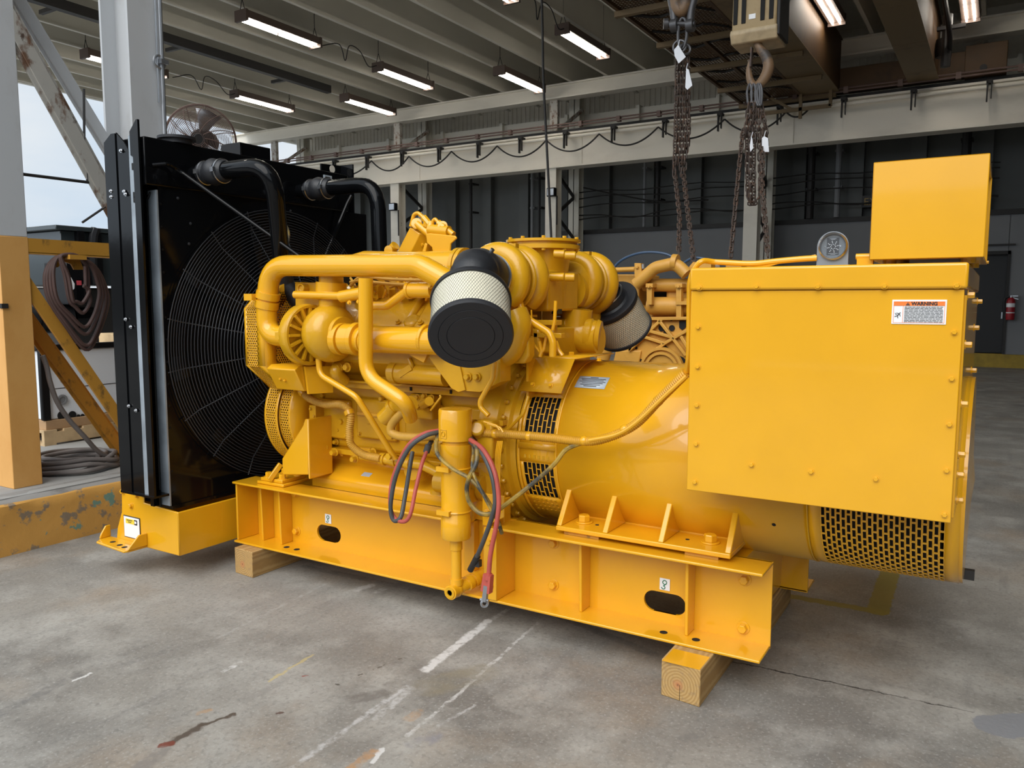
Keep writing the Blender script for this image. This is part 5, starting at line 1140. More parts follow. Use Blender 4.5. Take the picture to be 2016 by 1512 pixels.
# aftercooler duct and actuators on top
b = MB(); q0, q1 = Y_(690, 520, 3.36), Y_(906, 527, 3.36); b.sweep([q0, q0.lerp(q1, .15), q0.lerp(q1, .6), q1], [.05, .075, .075, .088], 28); du = ebuild(b, 'aftercooler_duct', YL)
b = MB(); b.cyl(Y_(902, 526, 3.36), Y_(909, 526, 3.36), .098, 28); b.cyl(Y_(911, 526, 3.36), Y_(918, 526, 3.36), .098, 28); b.cyl(Y_(915, 525, 3.36), Y_(985, 528, 3.36), .07, 24); b.box(*[v for v in (Y_(897, 520, 3.26).x, Y_(905, 520, 3.26).x, 3.26, 3.30, Y_(900, 540, 3.26).z, Y_(900, 526, 3.26).z)]); b.build('duct_flange', YK, du)
b = MB(); b.box(-3.05, -2.10, 3.40, 3.78, 1.36, 1.66); ebuild(b, 'intake_plenum', bev=.03, seg=3)
A = lambda x, y, v=3.50: Y_(x, y, v)
b = MB(); fr4 = [A(807, 447), A(826, 460), A(808, 500), A(780, 500)]; b.prism(fr4, (.10, .10, 0)); ac = ebuild(b, 'actuator_box', YL, bev=.004)
b = MB()
for t in (.1, .5, .9): b.bolt(fr4[1].lerp(fr4[2], t)+V((.03, .03, -.004)), (1, -.6, .2), .008)
b.build('bolt', YL, ac)
b = MB(); b.prism(path(3.47, (838, 460), (846, 459), (896, 464), (899, 469), (887, 480), (886, 497), (852, 497), (850, 487), (840, 478)), (0, .012, 0)); b.prism(path(3.47, (836, 478), (841, 480), (838, 496), (830, 497)), (0, .05, 0)); ebuild(b, 'lever_plate', YL, bev=.004)
b = MB(); b.cyl(A(821, 441), A(846, 462), .021, 18); b.cyl(A(872, 446), A(893, 462), .017, 16); b.cyl(A(846, 452), A(884, 456), .03, 18); ac2 = ebuild(b, 'actuator_rod', YL)
b = MB(); b.lathe(A(821, 441), (.4, -.8, .2), [(.03, -.01), (.03, .012), (.022, .014)], 18); b.lathe(A(872, 446), (.4, -.8, .2), [(.027, -.01), (.027, .012), (.02, .014)], 18); b.build('rod_eye', YL, ac2)
b = MB(); b.tube(path(3.50, (809, 446), (815, 422), (823, 419), (838, 432)), .011, .025, 12); b.tube(path(3.50, (849, 449), (853, 434), (857, 431), (866, 442)), .010, .02, 12); ebuild(b, 'fuel_pipe', YL)
b = MB(); b.cyl(A(834, 428), A(846, 442), .019, 8); b.cyl(A(842, 435), A(838, 446), .018, 8); b.cyl(A(863, 439), A(876, 448), .019, 8); b.lathe(A(848, 452), (0, 0, 1), [(.024, 0), (.020, .03), (.010, .045)], 14); ebuild(b, 'pipe_union', YL)
b = MB(); b.cyl(A(768, 495, 3.4), A(779, 483, 3.4), .026, 18); b.lathe(A(768, 493, 3.38), (.2, -1, 0), [(.025, 0), (.025, .02), (.013, .022)], 18); ebuild(b, 'throttle_lever'); b = MB(); b.box(*[v for v in (A(845, 500).x, A(890, 500).x, 3.46, 3.6, A(850, 506).z, A(850, 496).z)]); ebuild(b, 'throttle_mount', bev=.006)
# injector and fuel line clutter between the banks
random.seed(21)
for k in range(16):
    x = 690+13*k; y0 = random.uniform(545, 560); y1 = random.uniform(562, 600); b = MB()
    b.tube(path(3.2, (x, y0), (x+random.uniform(5, 18), (y0+y1)/2, 3.15), (x+random.uniform(-6, 10), y1)), .0065, .03, 8); ebuild(b, 'injector_line', YL if k % 3 else 'yellow_hose')
for k in range(9):
    p = Y_(700+22*k, 572+random.uniform(-14, 18), 3.22); b = MB(); b.box(p.x-.018, p.x+.018, 3.2, 3.26, p.z-.03, p.z+.03); b.bolt((p.x, 3.2, p.z), (0, -1, 0), .01); ebuild(b, 'injector_clamp')
b = MB(); b.cable(path(3.14, (690, 563), (705, 548), (722, 545), (760, 549), (800, 551), (850, 552)), .009, 8); b.cable(path(3.14, (690, 556), (712, 552), (740, 556), (790, 560), (850, 560)), .009, 8); ebuild(b, 'wiring_loom', 'yellow_hose')
# air filters
def air_filter(end, a, nose, boot, sc, nm):
    a = a.normalized(); R, Lf = .166*sc, .215*sc
    r = MB(); r.lathe(end, a, [(R*.985, -Lf), (R*.985, 0)], 72)
    o = r.build('air_filter', 'filter_mesh', G, sharp=20); tag(o, nm)
    b = MB(); d_, u_, w_ = ortho(a)
    for k in range(84):
        for sg in (1, -1):
            b.sweep([V(end)+d_*(-Lf+Lf*t/7)+(u_*math.cos(2*PI*k/84+sg*.62*t/7)+w_*math.sin(2*PI*k/84+sg*.62*t/7))*R*.991 for t in range(8)], .0008, 4, caps=False)
    b.build('wire_mesh', 'mesh_wire', o)
    b = MB(); b.lathe(end, a, [(R*1.0, -.004), (R*1.035, -.002), (R*1.04, .012), (R*1.0, .02), (R*.79, .021), (R*.785, .018), (R*.77, .021), (R*.585, .021), (R*.58, .018), (R*.565, .021), (R*.1, .021), (.0, .02)], 72); b.build('end_cap', 'cap_rubber', o)
    s_ = V(end)-a*Lf
    b = MB(); b.lathe(s_, -a, [(R*1.03, -.014), (R*1.04, 0), (R*1.02, .012), (R*.9, .016), (R*.72, .012), (R*.66, .022), (R*.64, .05), (R*.60, .06)], 64); b.build('inlet_cap', 'rubber', o)
    b = MB(); pts = fillet([s_-a*.05]+boot, .14, 8); n_ = len(pts); b.sweep(pts, [R*.60+(.105-R*.60)*k/(n_-1)+(.004 if k % 3 == 0 else 0) for k in range(n_)], 32); bt = b.build('rubber_boot', 'rubber', o)
    b = MB(); t = (pts[1]-pts[0]).normalized(); b.ring(s_-a*.065, a, R*.625, .006, 40, 6); b.box(*[v for q in (0, 1, 2) for v in ((s_-a*.065+UP*R*.63)[q]-.015, (s_-a*.065+UP*R*.63)[q]+.015)]); b.ring(pts[-1]-(pts[-1]-pts[-2]).normalized()*.02, pts[-1]-pts[-2], .108, .006, 40, 6)
    if nose: b.cyl(nose, V(nose)+V((.03, -.005, .03)), .010, 10)
    b.build('band_clamp', 'steel', bt)
    return o
mat('filter_mesh', (.80, .75, .58), .85, var=.05, vscale=8); mat('mesh_wire', (.24, .24, .21), .5, .4)
dT = (CAM-at(927, 656, 'Y', 2.70)).normalized()
n1 = (dT*.77-UP*.638)
c1 = CAM+(at(927, 656, 'Y', 2.7)-CAM).normalized()*(3.21/ (at(927, 656, 'Y', 2.7)-CAM).normalized().dot(FW))
air_filter(c1, n1, at(960, 505, 'Y', 2.95), [V((TX+.045, 2.87, TZ+.03)), V((TX+.0, 3.06, TZ))], 1.0, 'cream pleated air filter with black end cap, nearer the viewer')
a2 = (RT*.59-UP*.81)*.80+FW*.58
s2 = CAM+(at(1200, 598, 'Y', 4.2)-CAM).normalized()*(4.5/(at(1200, 598, 'Y', 4.2)-CAM).normalized().dot(FW))
air_filter(s2+a2.normalized()*.205, a2, None, [V((TX+.03, 4.16, TZ+.02)), V((TX+.03, 4.08, TZ))], .97, 'cream pleated air filter on the far turbocharger')
# intake hoods on top of the alternator screen
b = MB(); q = [V((-1.855, 3.27, 1.285)), V((-1.655, 3.27, 1.285)), V((-1.675, 3.175, 1.135)), V((-1.895, 3.175, 1.135))]; b.add(q, [(0, 3, 2, 1)]); hd_ = b.build('intake_hood', YL, gen, solid=.005)
for x in (-1.83, -1.735): b = MB(); b.bolt((x, 3.19, 1.165), (0, -.85, .5), .009); b.build('bolt', YL, hd_)
b = MB(); b.add([(-1.855, 3.27, 1.287), (-1.655, 3.27, 1.287), (-1.60, 3.58, 1.296), (-1.90, 3.58, 1.288)], [(0, 1, 2, 3)]); b.bolt((-1.74, 3.40, 1.292), (0, 0, 1), .012); b.box(-1.87, -1.86, 3.2, 3.8, 1.1, 1.28); b.build('intake_hood', YL, gen, solid=.004)
b = MB(); b.bolt(Y_(1179, 709, 3.45)+V((0, 0, -.004)), (0, 0, 1), .010); b.build('bolt', YL, gen)
# coolant heater canister with its drop pipe
hx_, hy = -2.117, 2.975
b = MB(); b.lathe((hx_, hy, .915), (0, 0, 1), [(.078, 0), (.078, .135), (.074, .143), (0, .145)], 40); he = b.build('heater_cap', YL, G)
b = MB()
def cs_(a, z): return (hx_+.079*math.sin(a), hy-.079*math.cos(a), z)
for a0_, a1_, z0_, z1_ in ((-.42, .06, .968, .968), (-.42, -.42, .930, .968), (.06, .06, .930, .968), (-.42, .06, .930, .930)): b.sweep([cs_(a0_+(a1_-a0_)*k/5, z0_+(z1_-z0_)*k/5) for k in range(6)], .0015, 5)
b.build('cap_emblem_frame', YK, he)
b = MB(); b.ring(cs_(-.18, .949), (-.18, -.98, 0), .011, .002, 16, 5); b.build('cap_emblem', YK, he)
b = MB(); b.lathe((hx_, hy, .45), (0, 0, 1), [(.066, 0), (.071, .008), (.071, .09), (.068, .095), (.068, .38), (.071, .385), (.071, .445), (.062, .447), (.062, .466)], 40); ht = b.build('heater_canister', YL, G)
for z in (.785, .582):
    b = MB(); b.ring((hx_, hy, z), (0, 0, 1), .069, .005, 36, 6); b.box(hx_-.05, hx_+.02, hy-.085, hy-.066, z-.01, z+.012); b.build('clamp_band', YL, ht)
b = MB(); b.cyl((hx_, hy, .395), (hx_, hy, .45), .030, 20); b.cyl((hx_, hy, .24), (hx_, hy, .40), .025, 20); b.cyl((hx_, hy, .225), (hx_, hy, .255), .031, 20); b.build('drop_pipe', YL, ht)
b = MB(); b.sphere((hx_, hy-.005, .20), .036, 18); b.cyl((hx_, hy-.05, .20), (hx_, hy, .20), .034, 20); b.cyl((hx_, hy, .20), (hx_+.06, 3.19, .245), .028, 20); b.cyl((hx_+.018, hy+.06, .213), (hx_+.024, hy+.085, .218), .036, 20); b.cyl((hx_+.028, hy+.10, .221), (hx_+.034, hy+.12, .225), .036, 20); b.build('pipe_tee', YL, ht)
b = MB(); b.lathe((hx_, hy-.05, .20), (0, -1, 0), [(.026, 0), (.026, .006), (.014, .006), (.014, -.004), (0, -.004)], 20); b.build('plug', YK, ht)
b = MB(); b.box(hx_-.03, hx_+.03, hy+.06, 3.22, .60, .66); b.build('canister_bracket', YL, ht)

# ------------------------------------------------------------------ cables
yh = 3.06; mat('conduit_yellow', (.60, .30, .018), .45, var=.1, vscale=14)
b = MB(); b.ribbed(path(yh, (950, 852), (1000, 855), (1080, 862), (1150, 869), (1195, 862), (1250, 836), (1300, 785, 3.03), (1352, 733, 3.0)), .0205, .010, .003)
hn = b.build('wiring_conduit', 'conduit_yellow', G)
b = MB(); b.cable([Y_(1352, 733, 3.0), Y_(1356, 690, 2.97), Y_(1357, 600, 2.96), Y_(1360, 548, 2.94), V((-.965, 2.93, 1.695)), Y_(1412, 516, 2.97), Y_(1480, 519, 2.98), Y_(1530, 514, 2.98), Y_(1575, 510, 2.99), Y_(1608, 508, 3.0)], .0105, 10); b.build('gauge_cable', YL, hn)
b = MB(); b.cable([Y_(1440, 518, 2.99), Y_(1500, 524, 2.98), Y_(1540, 516, 2.98), Y_(1606, 503, 3.0)], .004, 6); b.build('gauge_wire', YL, hn)
b = MB(); b.cable(path(2.98, (1160, 867), (1215, 855), (1255, 830), (1305, 783), (1352, 740)), .009, 8); b.build('tie_cable', YL, hn)
for x, y in ((975, 854), (1042, 859), (1150, 868), (1230, 846), (1296, 789), (1352, 733)): b = MB(); b.sphere(Y_(x, y, 3.06), .0225, 12); b.build('cable_tie', YL, hn)
b = MB(); b.cable([Y_(870, 852, 2.99), Y_(860, 866, 2.92), Y_(862, 895, 2.87), Y_(890, 922, 2.86), Y_(930, 946, 2.87), Y_(960, 985, 2.89), Y_(978, 1020, 2.90), Y_(988, 1050, 2.94)], .0095, 8); b.build('sensor_cable', 'cable_overspray', hn)
b = MB(); b.cable([Y_(926, 862, 3.0), Y_(938, 880, 2.92), Y_(938, 910, 2.88), Y_(924, 940, 2.86), Y_(919, 965, 2.87), Y_(925, 990, 2.88), Y_(945, 1010, 2.89), Y_(970, 1010, 2.90), Y_(1000, 990, 2.93), Y_(1045, 955, 3.0), Y_(1090, 915, 3.02), Y_(1115, 885, 3.05), Y_(1150, 870, 3.06)], .0105, 8); b.build('sensor_cable', 'cable_overspray', hn)
b = MB(); b.cable([Y_(930, 865, 3.0), Y_(932, 890, 2.93), Y_(930, 925, 2.87), Y_(945, 960, 2.86), Y_(965, 1000, 2.87), Y_(985, 1035, 2.89)], .007, 8); b.build('sensor_cable', 'cable_overspray', hn)
for k in range(4): b = MB(); b.cable([Y_(980+3*k, 868, 3.03), Y_(976+3*k, 900, 3.02), Y_(978+2*k, 960, 3.02), Y_(976+4*k, 1010, 3.0)], .0035, 6); b.build('loose_wire', YL, hn)
b = MB(); b.cable([Y_(868, 850, 2.97), Y_(838, 858, 2.90), Y_(806, 882, 2.86), Y_(780, 935, 2.84), Y_(769, 995, 2.83), Y_(775, 1024, 2.83), Y_(789, 1018, 2.84), Y_(797, 980, 2.88), Y_(806, 925, 2.93), Y_(812, 890, 2.98)], .0105, 10); c1_ = tag(b.build('battery_cable', 'grey_cable', G), 'grey battery cable looped left of the heater canister')
b = MB(); b.cable([Y_(866, 847, 2.98), Y_(832, 855, 2.92), Y_(800, 882, 2.88), Y_(774, 940, 2.86), Y_(768, 990, 2.85), Y_(776, 1018, 2.84), Y_(795, 1027, 2.83), Y_(808, 1012, 2.84), Y_(818, 965, 2.88), Y_(830, 915, 2.93), Y_(841, 886, 2.97)], .0095, 10); c2_ = tag(b.build('battery_cable', 'red_rubber', G), 'red battery cable looped left of the heater canister')
b = MB(); b.cyl(Y_(839, 891, 2.97), Y_(844, 876, 2.98), .016, 14); b.cyl(Y_(843, 879, 2.98), Y_(850, 868, 3.02), .011, 12); b.build('cable_boot', 'grey_cable', c2_)
b = MB(); b.cable([Y_(926, 870, 2.97), Y_(948, 890, 2.91), Y_(968, 935, 2.87), Y_(975, 985, 2.86), Y_(968, 1020, 2.86), Y_(952, 1065, 2.88), Y_(938, 1098, 2.92), Y_(930, 1115, 2.95)], .0105, 10); c3_ = tag(b.build('battery_cable', 'grey_cable', G), 'grey battery cable hanging right of the heater canister')
b = MB(); b.cyl(Y_(940, 1095, 2.92), Y_(926, 1122, 2.95), .015, 12); b.box(*[v for v in (lambda p: (p.x-.012, p.x+.022, p.y-.012, p.y+.012, p.z-.018, p.z+.014))(Y_(938, 1107, 2.94))]); b.build('cable_lug', 'dark_steel', c3_)
b = MB(); b.cable([Y_(926, 866, 2.96), Y_(952, 886, 2.90), Y_(974, 930, 2.86), Y_(982, 985, 2.85), Y_(977, 1035, 2.84), Y_(966, 1090, 2.83), Y_(962, 1135, 2.83)], .0105, 10); c4_ = tag(b.build('battery_cable', 'red_rubber', G), 'red battery cable hanging in front of the rail with a bare clamp')
b = MB(); p0, p1 = Y_(962, 1132, 2.83), Y_(958, 1166, 2.83); b.bar(p0+V((-.010, 0, 0)), p1+V((-.014, 0, 0)), .012, .03); b.bar(p0+V((.012, 0, 0)), p1+V((.016, 0, 0)), .012, .03); b.cyl(p0+V((0, 0, .005)), p0-V((0, 0, .02)), .018, 14); b.build('terminal_cover', 'red_rubber', c4_)
b = MB(); p2 = Y_(954, 1188, 2.83); b.bar(p1+V((0, 0, .03)), p2+V((0, 0, .01)), .018, .02); b.ring(p2, (.7, -.7, .1), .014, .006, 18, 6); b.cyl(p2+V((-.022, .0, .014)), p2+V((.022, 0, .018)), .006, 10); b.build('terminal_clamp', 'galv', c4_)
# ------------------------------------------------------------------ second engine standing behind the set
T = 'tan_yellow'; ye = 5.70
E2 = empty('engine', (-1.6, 6.15, .15), 'older tan-yellow engine standing behind the generator set under the chain slings', 'engine')
def p2(*pts, v=ye): return [Y_(x, y, (v if not q else q[0])) for x, y, *q in pts]
b = MB(); b.box(-2.35, -.35, 5.80, 6.60, .42, 1.10); b.build('crankcase', T, E2, bev=.03)
b = MB(); q0, q1 = p2((1252, 628), (1362, 712), v=5.72)
pl = p2((1252, 630), (1400, 628), (1400, 760), (1240, 760), v=5.76); b.prism(pl, (0, .06, 0)); cs = b.build('flywheel_casting', T, E2, bev=.006)
b = MB()
for (a, c_) in (((1252, 628), (1400, 626)), ((1305, 628), (1240, 690)), ((1297, 628), (1352, 700)), ((1260, 660), (1310, 676)), ((1310, 676), (1372, 640)), ((1310, 676), (1270, 705)), ((1258, 664), (1240, 690)), ((1342, 662), (1372, 712)), ((1282, 652), (1325, 664))):
    b.bar(Y_(*a, 5.745), Y_(*c_, 5.745), .05, .024, (0, 0, 1))
b.build('casting_rib', T, cs, bev=.004)
for x, y, r in ((1303, 646, .021), (1323, 646, .019), (1313, 655, .022), (1253, 685, .008), (1253, 708, .008), (1262, 709, .008), (1294, 689, .008), (1320, 689, .008), (1322, 629, .009)):
    b = MB(); b.lathe(Y_(x, y, 5.758), (0, -1, 0), [(r*1.2, 0), (r*1.2, .006), (r, .006), (r, .002), (0, .002)], 18); b.build('casting_hole', 'dark_hole', cs)
b = MB(); b.prism(p2((1337, 632), (1350, 632), (1350, 644), (1343, 650), (1337, 645), v=5.75), (0, .01, 0)); b.prism(p2((1307, 678), (1317, 686), (1320, 692), (1345, 704), (1355, 714), (1262, 714), (1275, 700), (1298, 692), (1300, 686), v=5.755), (0, .008, 0)); b.build('casting_opening', 'dark_hole', cs)
b = MB(); qc = Y_(1303, 728, 5.72); b.lathe(qc, (0, -1, 0), [(.17, -.02), (.17, .02), (.15, .02), (.15, .0), (.135, .0), (.135, .02), (.115, .02), (.115, 0), (0, .0)], 44); b.build('flywheel', T, E2)
b = MB(); b.cyl(*p2((1278, 602), (1400, 603), v=5.85), .068, 28); oc_ = b.build('oil_cooler', T, E2)
b = MB(); b.cyl(*p2((1268, 561), (1400, 562), v=5.85), .05, 26); b.cyl(*p2((1278, 561), (1283, 561), v=5.85), .058, 26); b.build('water_manifold', T, E2)
b = MB(); b.tube(p2((1252, 560), (1290, 527), (1330, 518), (1352, 540), v=5.74), .047, .12, 24); dp = b.build('water_pipe', T, E2)
b = MB(); b.cyl(*p2((1324, 516), (1334, 517), v=5.74), .06, 24); b.bolt(Y_(1325, 507, 5.74), (0, 0, 1), .014); b.build('pipe_flange', T, dp)
b = MB(); b.cyl(*p2((1195, 532), (1250, 530), v=5.74), .019, 14); b.build('rail_tube', T, E2)
b = MB(); b.prism(p2((1249, 518), (1261, 518), (1264, 545), (1249, 545), v=5.72), (0, .06, 0)); b.bolt(Y_(1255, 526, 5.72), (0, -1, 0), .012); b.build('tube_block', T, E2, bev=.004)
b = MB(); b.cyl(Y_(1266, 529, 5.74), Y_(1266, 520, 5.74), .012, 10); b.build('plug', 'galv', E2)
b = MB(); b.prism(p2((1195, 540), (1262, 540), (1252, 640), (1195, 640), v=5.82), (0, .4, 0)); b.build('side_housing', T, E2, bev=.01)
for x, y0, y1 in ((1278, 562, 600), (1336, 562, 626)):
    b = MB(); b.prism(p2((x-5, y0), (x+5, y0), (x+5, y1), (x-5, y1), v=5.73), (0, .05, 0)); b.prism(p2((x-7, y0-4), (x+7, y0-4), (x+7, y0+4), (x-7, y0+4), v=5.72), (0, .08, 0)); b.bolt(Y_(x, y0+2, 5.72), (0, -1, 0), .012); b.build('cooler_bracket', T, E2, bev=.004)
b = MB(); b.prism(p2((1330, 593), (1352, 593), (1352, 600), (1330, 600), v=5.72), (0, .08, 0)); b.cyl(*p2((1352, 595), (1372, 592), v=5.74), .012, 10); b.build('clip', T, E2)
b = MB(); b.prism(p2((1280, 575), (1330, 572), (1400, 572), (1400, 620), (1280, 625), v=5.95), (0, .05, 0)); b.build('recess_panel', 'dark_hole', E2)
b = MB(); b.box(-2.45, -.35, 5.9, 6.5, 1.10, 1.52); b.box(-2.2, -.35, 5.86, 6.55, 1.52, 1.72); b.build('cylinder_block', T, E2, bev=.03)
b = MB(); b.prism(p2((1345, 540), (1364, 516), (1400, 514), (1400, 540), v=5.78), (0, .1, 0)); b.bolt(Y_(1352, 532, 5.78), (0, -1, 0), .016); b.build('end_housing', T, E2, bev=.01)
b = MB(); b.prism(p2((1212, 690), (1262, 690), (1258, 716), (1206, 716), v=5.74), (0, .3, 0)); b.cyl(Y_(1186, 712, 5.74), Y_(1196, 668, 5.74), .05, 20, .06); b.build('lower_cover', T, E2, bev=.008)
b = MB()
for k in range(6): b.cable(p2((1160+4*k, 700), (1165+5*k, 678+k), (1178+2*k, 684+2*k), (1172+4*k, 704), v=5.72), .007, 6)
b.build('wire_bundle', 'yellow_hose', E2)
for k, x in enumerate((1394, 1448, 1490)):
    b = MB(); q = Y_(x, 524, 6.0); b.box(q.x-.06, q.x+.06, 5.95, 6.1, 1.66, q.z+.01); b.build('top_fitting', ('white', 'brace_yellow', 'brace_yellow')[k], E2, bev=.005)
b = MB(); b.cable(p2((1196, 548), (1220, 515), (1262, 498), (1310, 500), (1345, 520), v=6.3), .011, 8); b.cable(p2((1330, 535), (1345, 519), (1366, 508), (1392, 512), (1410, 530), v=6.3), .011, 8); mat('blue_hose', (.03, .07, .14), .4); tag(b.build('air_line', 'blue_hose', E2), 'blue air line arched over the engine')
for x0 in (-2.2, -.6):
    b = MB(); b.box(x0, x0+.2, 5.75, 6.65, 0, .42); tag(b.build('trestle', 'dark_steel', bev=.01), 'dark steel trestle under the %s end of the tan engine' % ('near' if x0 < -1 else 'far'), 'trestle')
E2.location = (-1.6, 6.15, .42)
for ch in E2.children: ch.location = V((0, 0, .15-.42))

# ------------------------------------------------------------------ overhead crane
r = empty('overhead_crane', (-2.6, 12, 6.17), 'orange-brown twin girder overhead crane with a mesh walkway, upper right', 'crane')
cz = 6.32
for x0, x1 in ((-4.22, -3.42), (-2.02, -1.42)):
    b = MB(); b.box(x0, x1, 3.9, 20.1, cz-.012, cz+.004); b.cm = 1; b.box(x0+.06, x1-.03, 3.9, 20.1, cz+.004, cz+1.15); b.box(x0, x1, 3.9, 20.1, cz+1.15, cz+1.18)
    for k in range(7): b.cm = 0; b.box(x0-.004, x1+.004, 6+2.2*k, 6.02+2.2*k, cz-.014, cz-.008)
    b.build('girder', ['crane_tan', 'crane_orange'], r)
for y in (GY-.0, 3.95):
    b = MB(); b.box(-4.6, -.2, y-.16, y+.16, 6.34, 6.86); b.box(-.95, -.18, y-.22, y+.10, 6.30, 6.95); et = b.build('end_truck', 'crane_orange', r, bev=.01)
    for x in (-4.3, -.6): b = MB(); b.cyl((x, y-.08, 6.45), (x, y+.08, 6.45), .17, 28); b.cyl((x, y-.25, 6.45), (x, y-.16, 6.45), .07, 20); b.build('wheel', 'dark_steel', et)
for k, y in enumerate((12.67, 14.56, 16.41, 18.3, 20.0)):
    b = MB(); b.box(-5.72, -3.5, y-.05, y+.05, cz-.11, cz-.02); tag(b.build('walkway_outrigger', 'crane_tan', r), None)
b = MB()
for x in (-5.66, -4.95, -4.25): b.box(x-.03, x+.03, 12.0, 20.05, cz-.02, cz+.04)
b.build('walkway_beam', 'crane_orange', r)
b = MB(); k = 0
x = -5.66
while x < -4.2: b.box(x-.006, x+.006, 12.0, 20.0, cz+.045, cz+.055); x += .06
y = 12.0
while y < 20: b.box(-5.66, -4.22, y-.011, y+.011, cz+.04, cz+.05); y += .075
b.build('walkway_mesh', 'crane_orange', r)
b = MB()
for k in range(8):
    y = 12.1+.95*k; b.cable([(-5.6, y, cz+.03), (-5.2, y+.3, cz+.02), (-4.7, y+.1, cz+.03), (-4.3, y+.6, cz+.05)], .03, 5, 3)
b.build('cable_run', 'dark_steel', r)
b = MB(); b.box(-5.4, -3.55, GY-.62, GY-.56, 5.92, 6.0); b.box(-4.25, -4.18, GY-.62, GY-.56, 5.75, 6.3); b.box(-3.6, -3.53, GY-.62, GY-.56, 5.95, 6.35); b.bar((-4.9, GY-.6, 6.3), (-4.4, GY-.6, 5.97), .05, .06); b.build('collector_frame', 'crane_tan', r)
b = MB(); b.sweep([(-1.22, 18.6, 6.2), (-1.22, 18.6, 7.2)], .09, 10); b.cyl((-1.30, 19.0, 6.5), (-1.30, 19.0, 6.85), .14, 20); b.box(-1.4, -.9, 18.5, 18.6, 6.9, 6.97); b.sweep(smooth([(-1.25, 17.5, 7.3), (-1.15, 18.2, 6.7), (-1.2, 19, 6.4)]), .05, 8); b.build('drive_motor', 'dark_steel', r)
b = MB(); b.box(-4.1, -1.5, 6.2, 8.0, cz+1.2, cz+1.5); b.box(-3.4, -2.05, 6.2, 8.0, cz+.9, cz+1.2); b.build('trolley', 'crane_orange', r)

# hook block
worn('block_paint', (.37, .27, .135), (.30, .20, .09), 8, .5, .7, .55, (1, 1, 1), .1, third=(.05, .03, .02), tlo=.63, thi=.65)
worn('chain_rust', (.055, .038, .030), (.12, .062, .036), 30, .5, .65, .6)
mat('shackle_grey', (.10, .10, .105), .45, .6)
yb = 7.0; K = lambda x, y, v=yb: Y_(x, y, v)
kx0, kx1 = K(1443, 60).x, K(1530, 60).x; kz = K(1485, 70).z
r = empty('hook_block', ((kx0+kx1)/2, yb+.1, kz-.3), 'chipped tan crane hook block hanging at the top, right of the chains', 'hook block')
b = MB(); b.prism([(kx0, yb-.02, kz), (kx0, yb-.04, kz+.06), (kx0, yb-.02, kz+.42), (kx0, yb+.30, kz+.42), (kx0, yb+.30, kz)], (kx1-kx0, 0, 0)); hb = b.build('block_case', 'block_paint', r, bev=.015)
b = MB(); b.prism([(kx0-.01, yb-.05, kz+.055), (kx0-.01, yb-.06, kz+.02), (kx0-.01, yb-.02, kz-.055), (kx0-.01, yb+.28, kz-.055), (kx0-.01, yb+.30, kz+.05)], (kx1-kx0+.02, 0, 0)); mat('block_lip', (.46, .36, .22), .5, var=.2, vscale=12); b.build('block_lip', 'block_lip', hb, bev=.012)
b = MB(); b.box(kx1-.002, kx1+.03, yb-.03, yb+.28, kz-.03, kz+.44); b.build('side_plate', 'dark_steel', hb, bev=.01)
for x in (1451, 1467, 1504, 1521):
    p = K(x, 20); b = MB(); b.box(p.x-.017, p.x+.017, yb-.045, yb-.03, kz+.10, kz+.43); b.build('rope_slot', 'dark_hole', hb)
for x in (1451, 1467, 1504, 1521):
    p = K(x, 20); b = MB(); b.sweep([(p.x, yb+.05, kz+.4), (-2.6+(p.x-kx0)*.3, yb+.05, cz+.89)], .010, 6); b.build('wire_rope', 'dark_steel', r)
b = MB(); p = K(1484, 35); b.box(p.x-.03, p.x+.025, yb-.042, yb-.034, p.z-.02, p.z+.02); b.build('label_plate', 'white', hb)
worn('hook_steel', (.19, .115, .06), (.06, .05, .045), 6, .5, .62, .5, (1, 1, 1), .15)
def hook(parent, cx, top, y, s=.8, m='hook_steel'):
    pts = [V((cx, y, top+.06)), V((cx, y, top)), V((cx+.03*s, y, top-.05)), V((cx+.085*s, y, top-.11)), V((cx+.115*s, y, top-.20)), V((cx+.075*s, y, top-.29)), V((cx, y, top-.345)), V((cx-.06*s, y, top-.30)), V((cx-.085*s, y, top-.21)), V((cx-.075*s, y, top-.12))]
    R_ = [.035, .034, .036, .042, .046, .045, .040, .032, .024, .013]
    P_ = smooth(pts, 5); rr = [R_[min(int(i/5), 8)]+(R_[min(int(i/5)+1, 9)]-R_[min(int(i/5), 8)])*((i % 5)/5) for i in range(len(P_))]
    b = MB(); b.sweep(P_, rr, 18); o = b.build('hook', m, parent)
    b = MB(); b.bar((cx-.06*s, y-.0, top-.02), (cx-.065*s, y, top-.18), .012, .05, (0, 1, 0)); b.build('safety_latch', 'chain_rust', parent)
hook(r, K(1489, 88).x, kz-.06, yb+.05, .82)
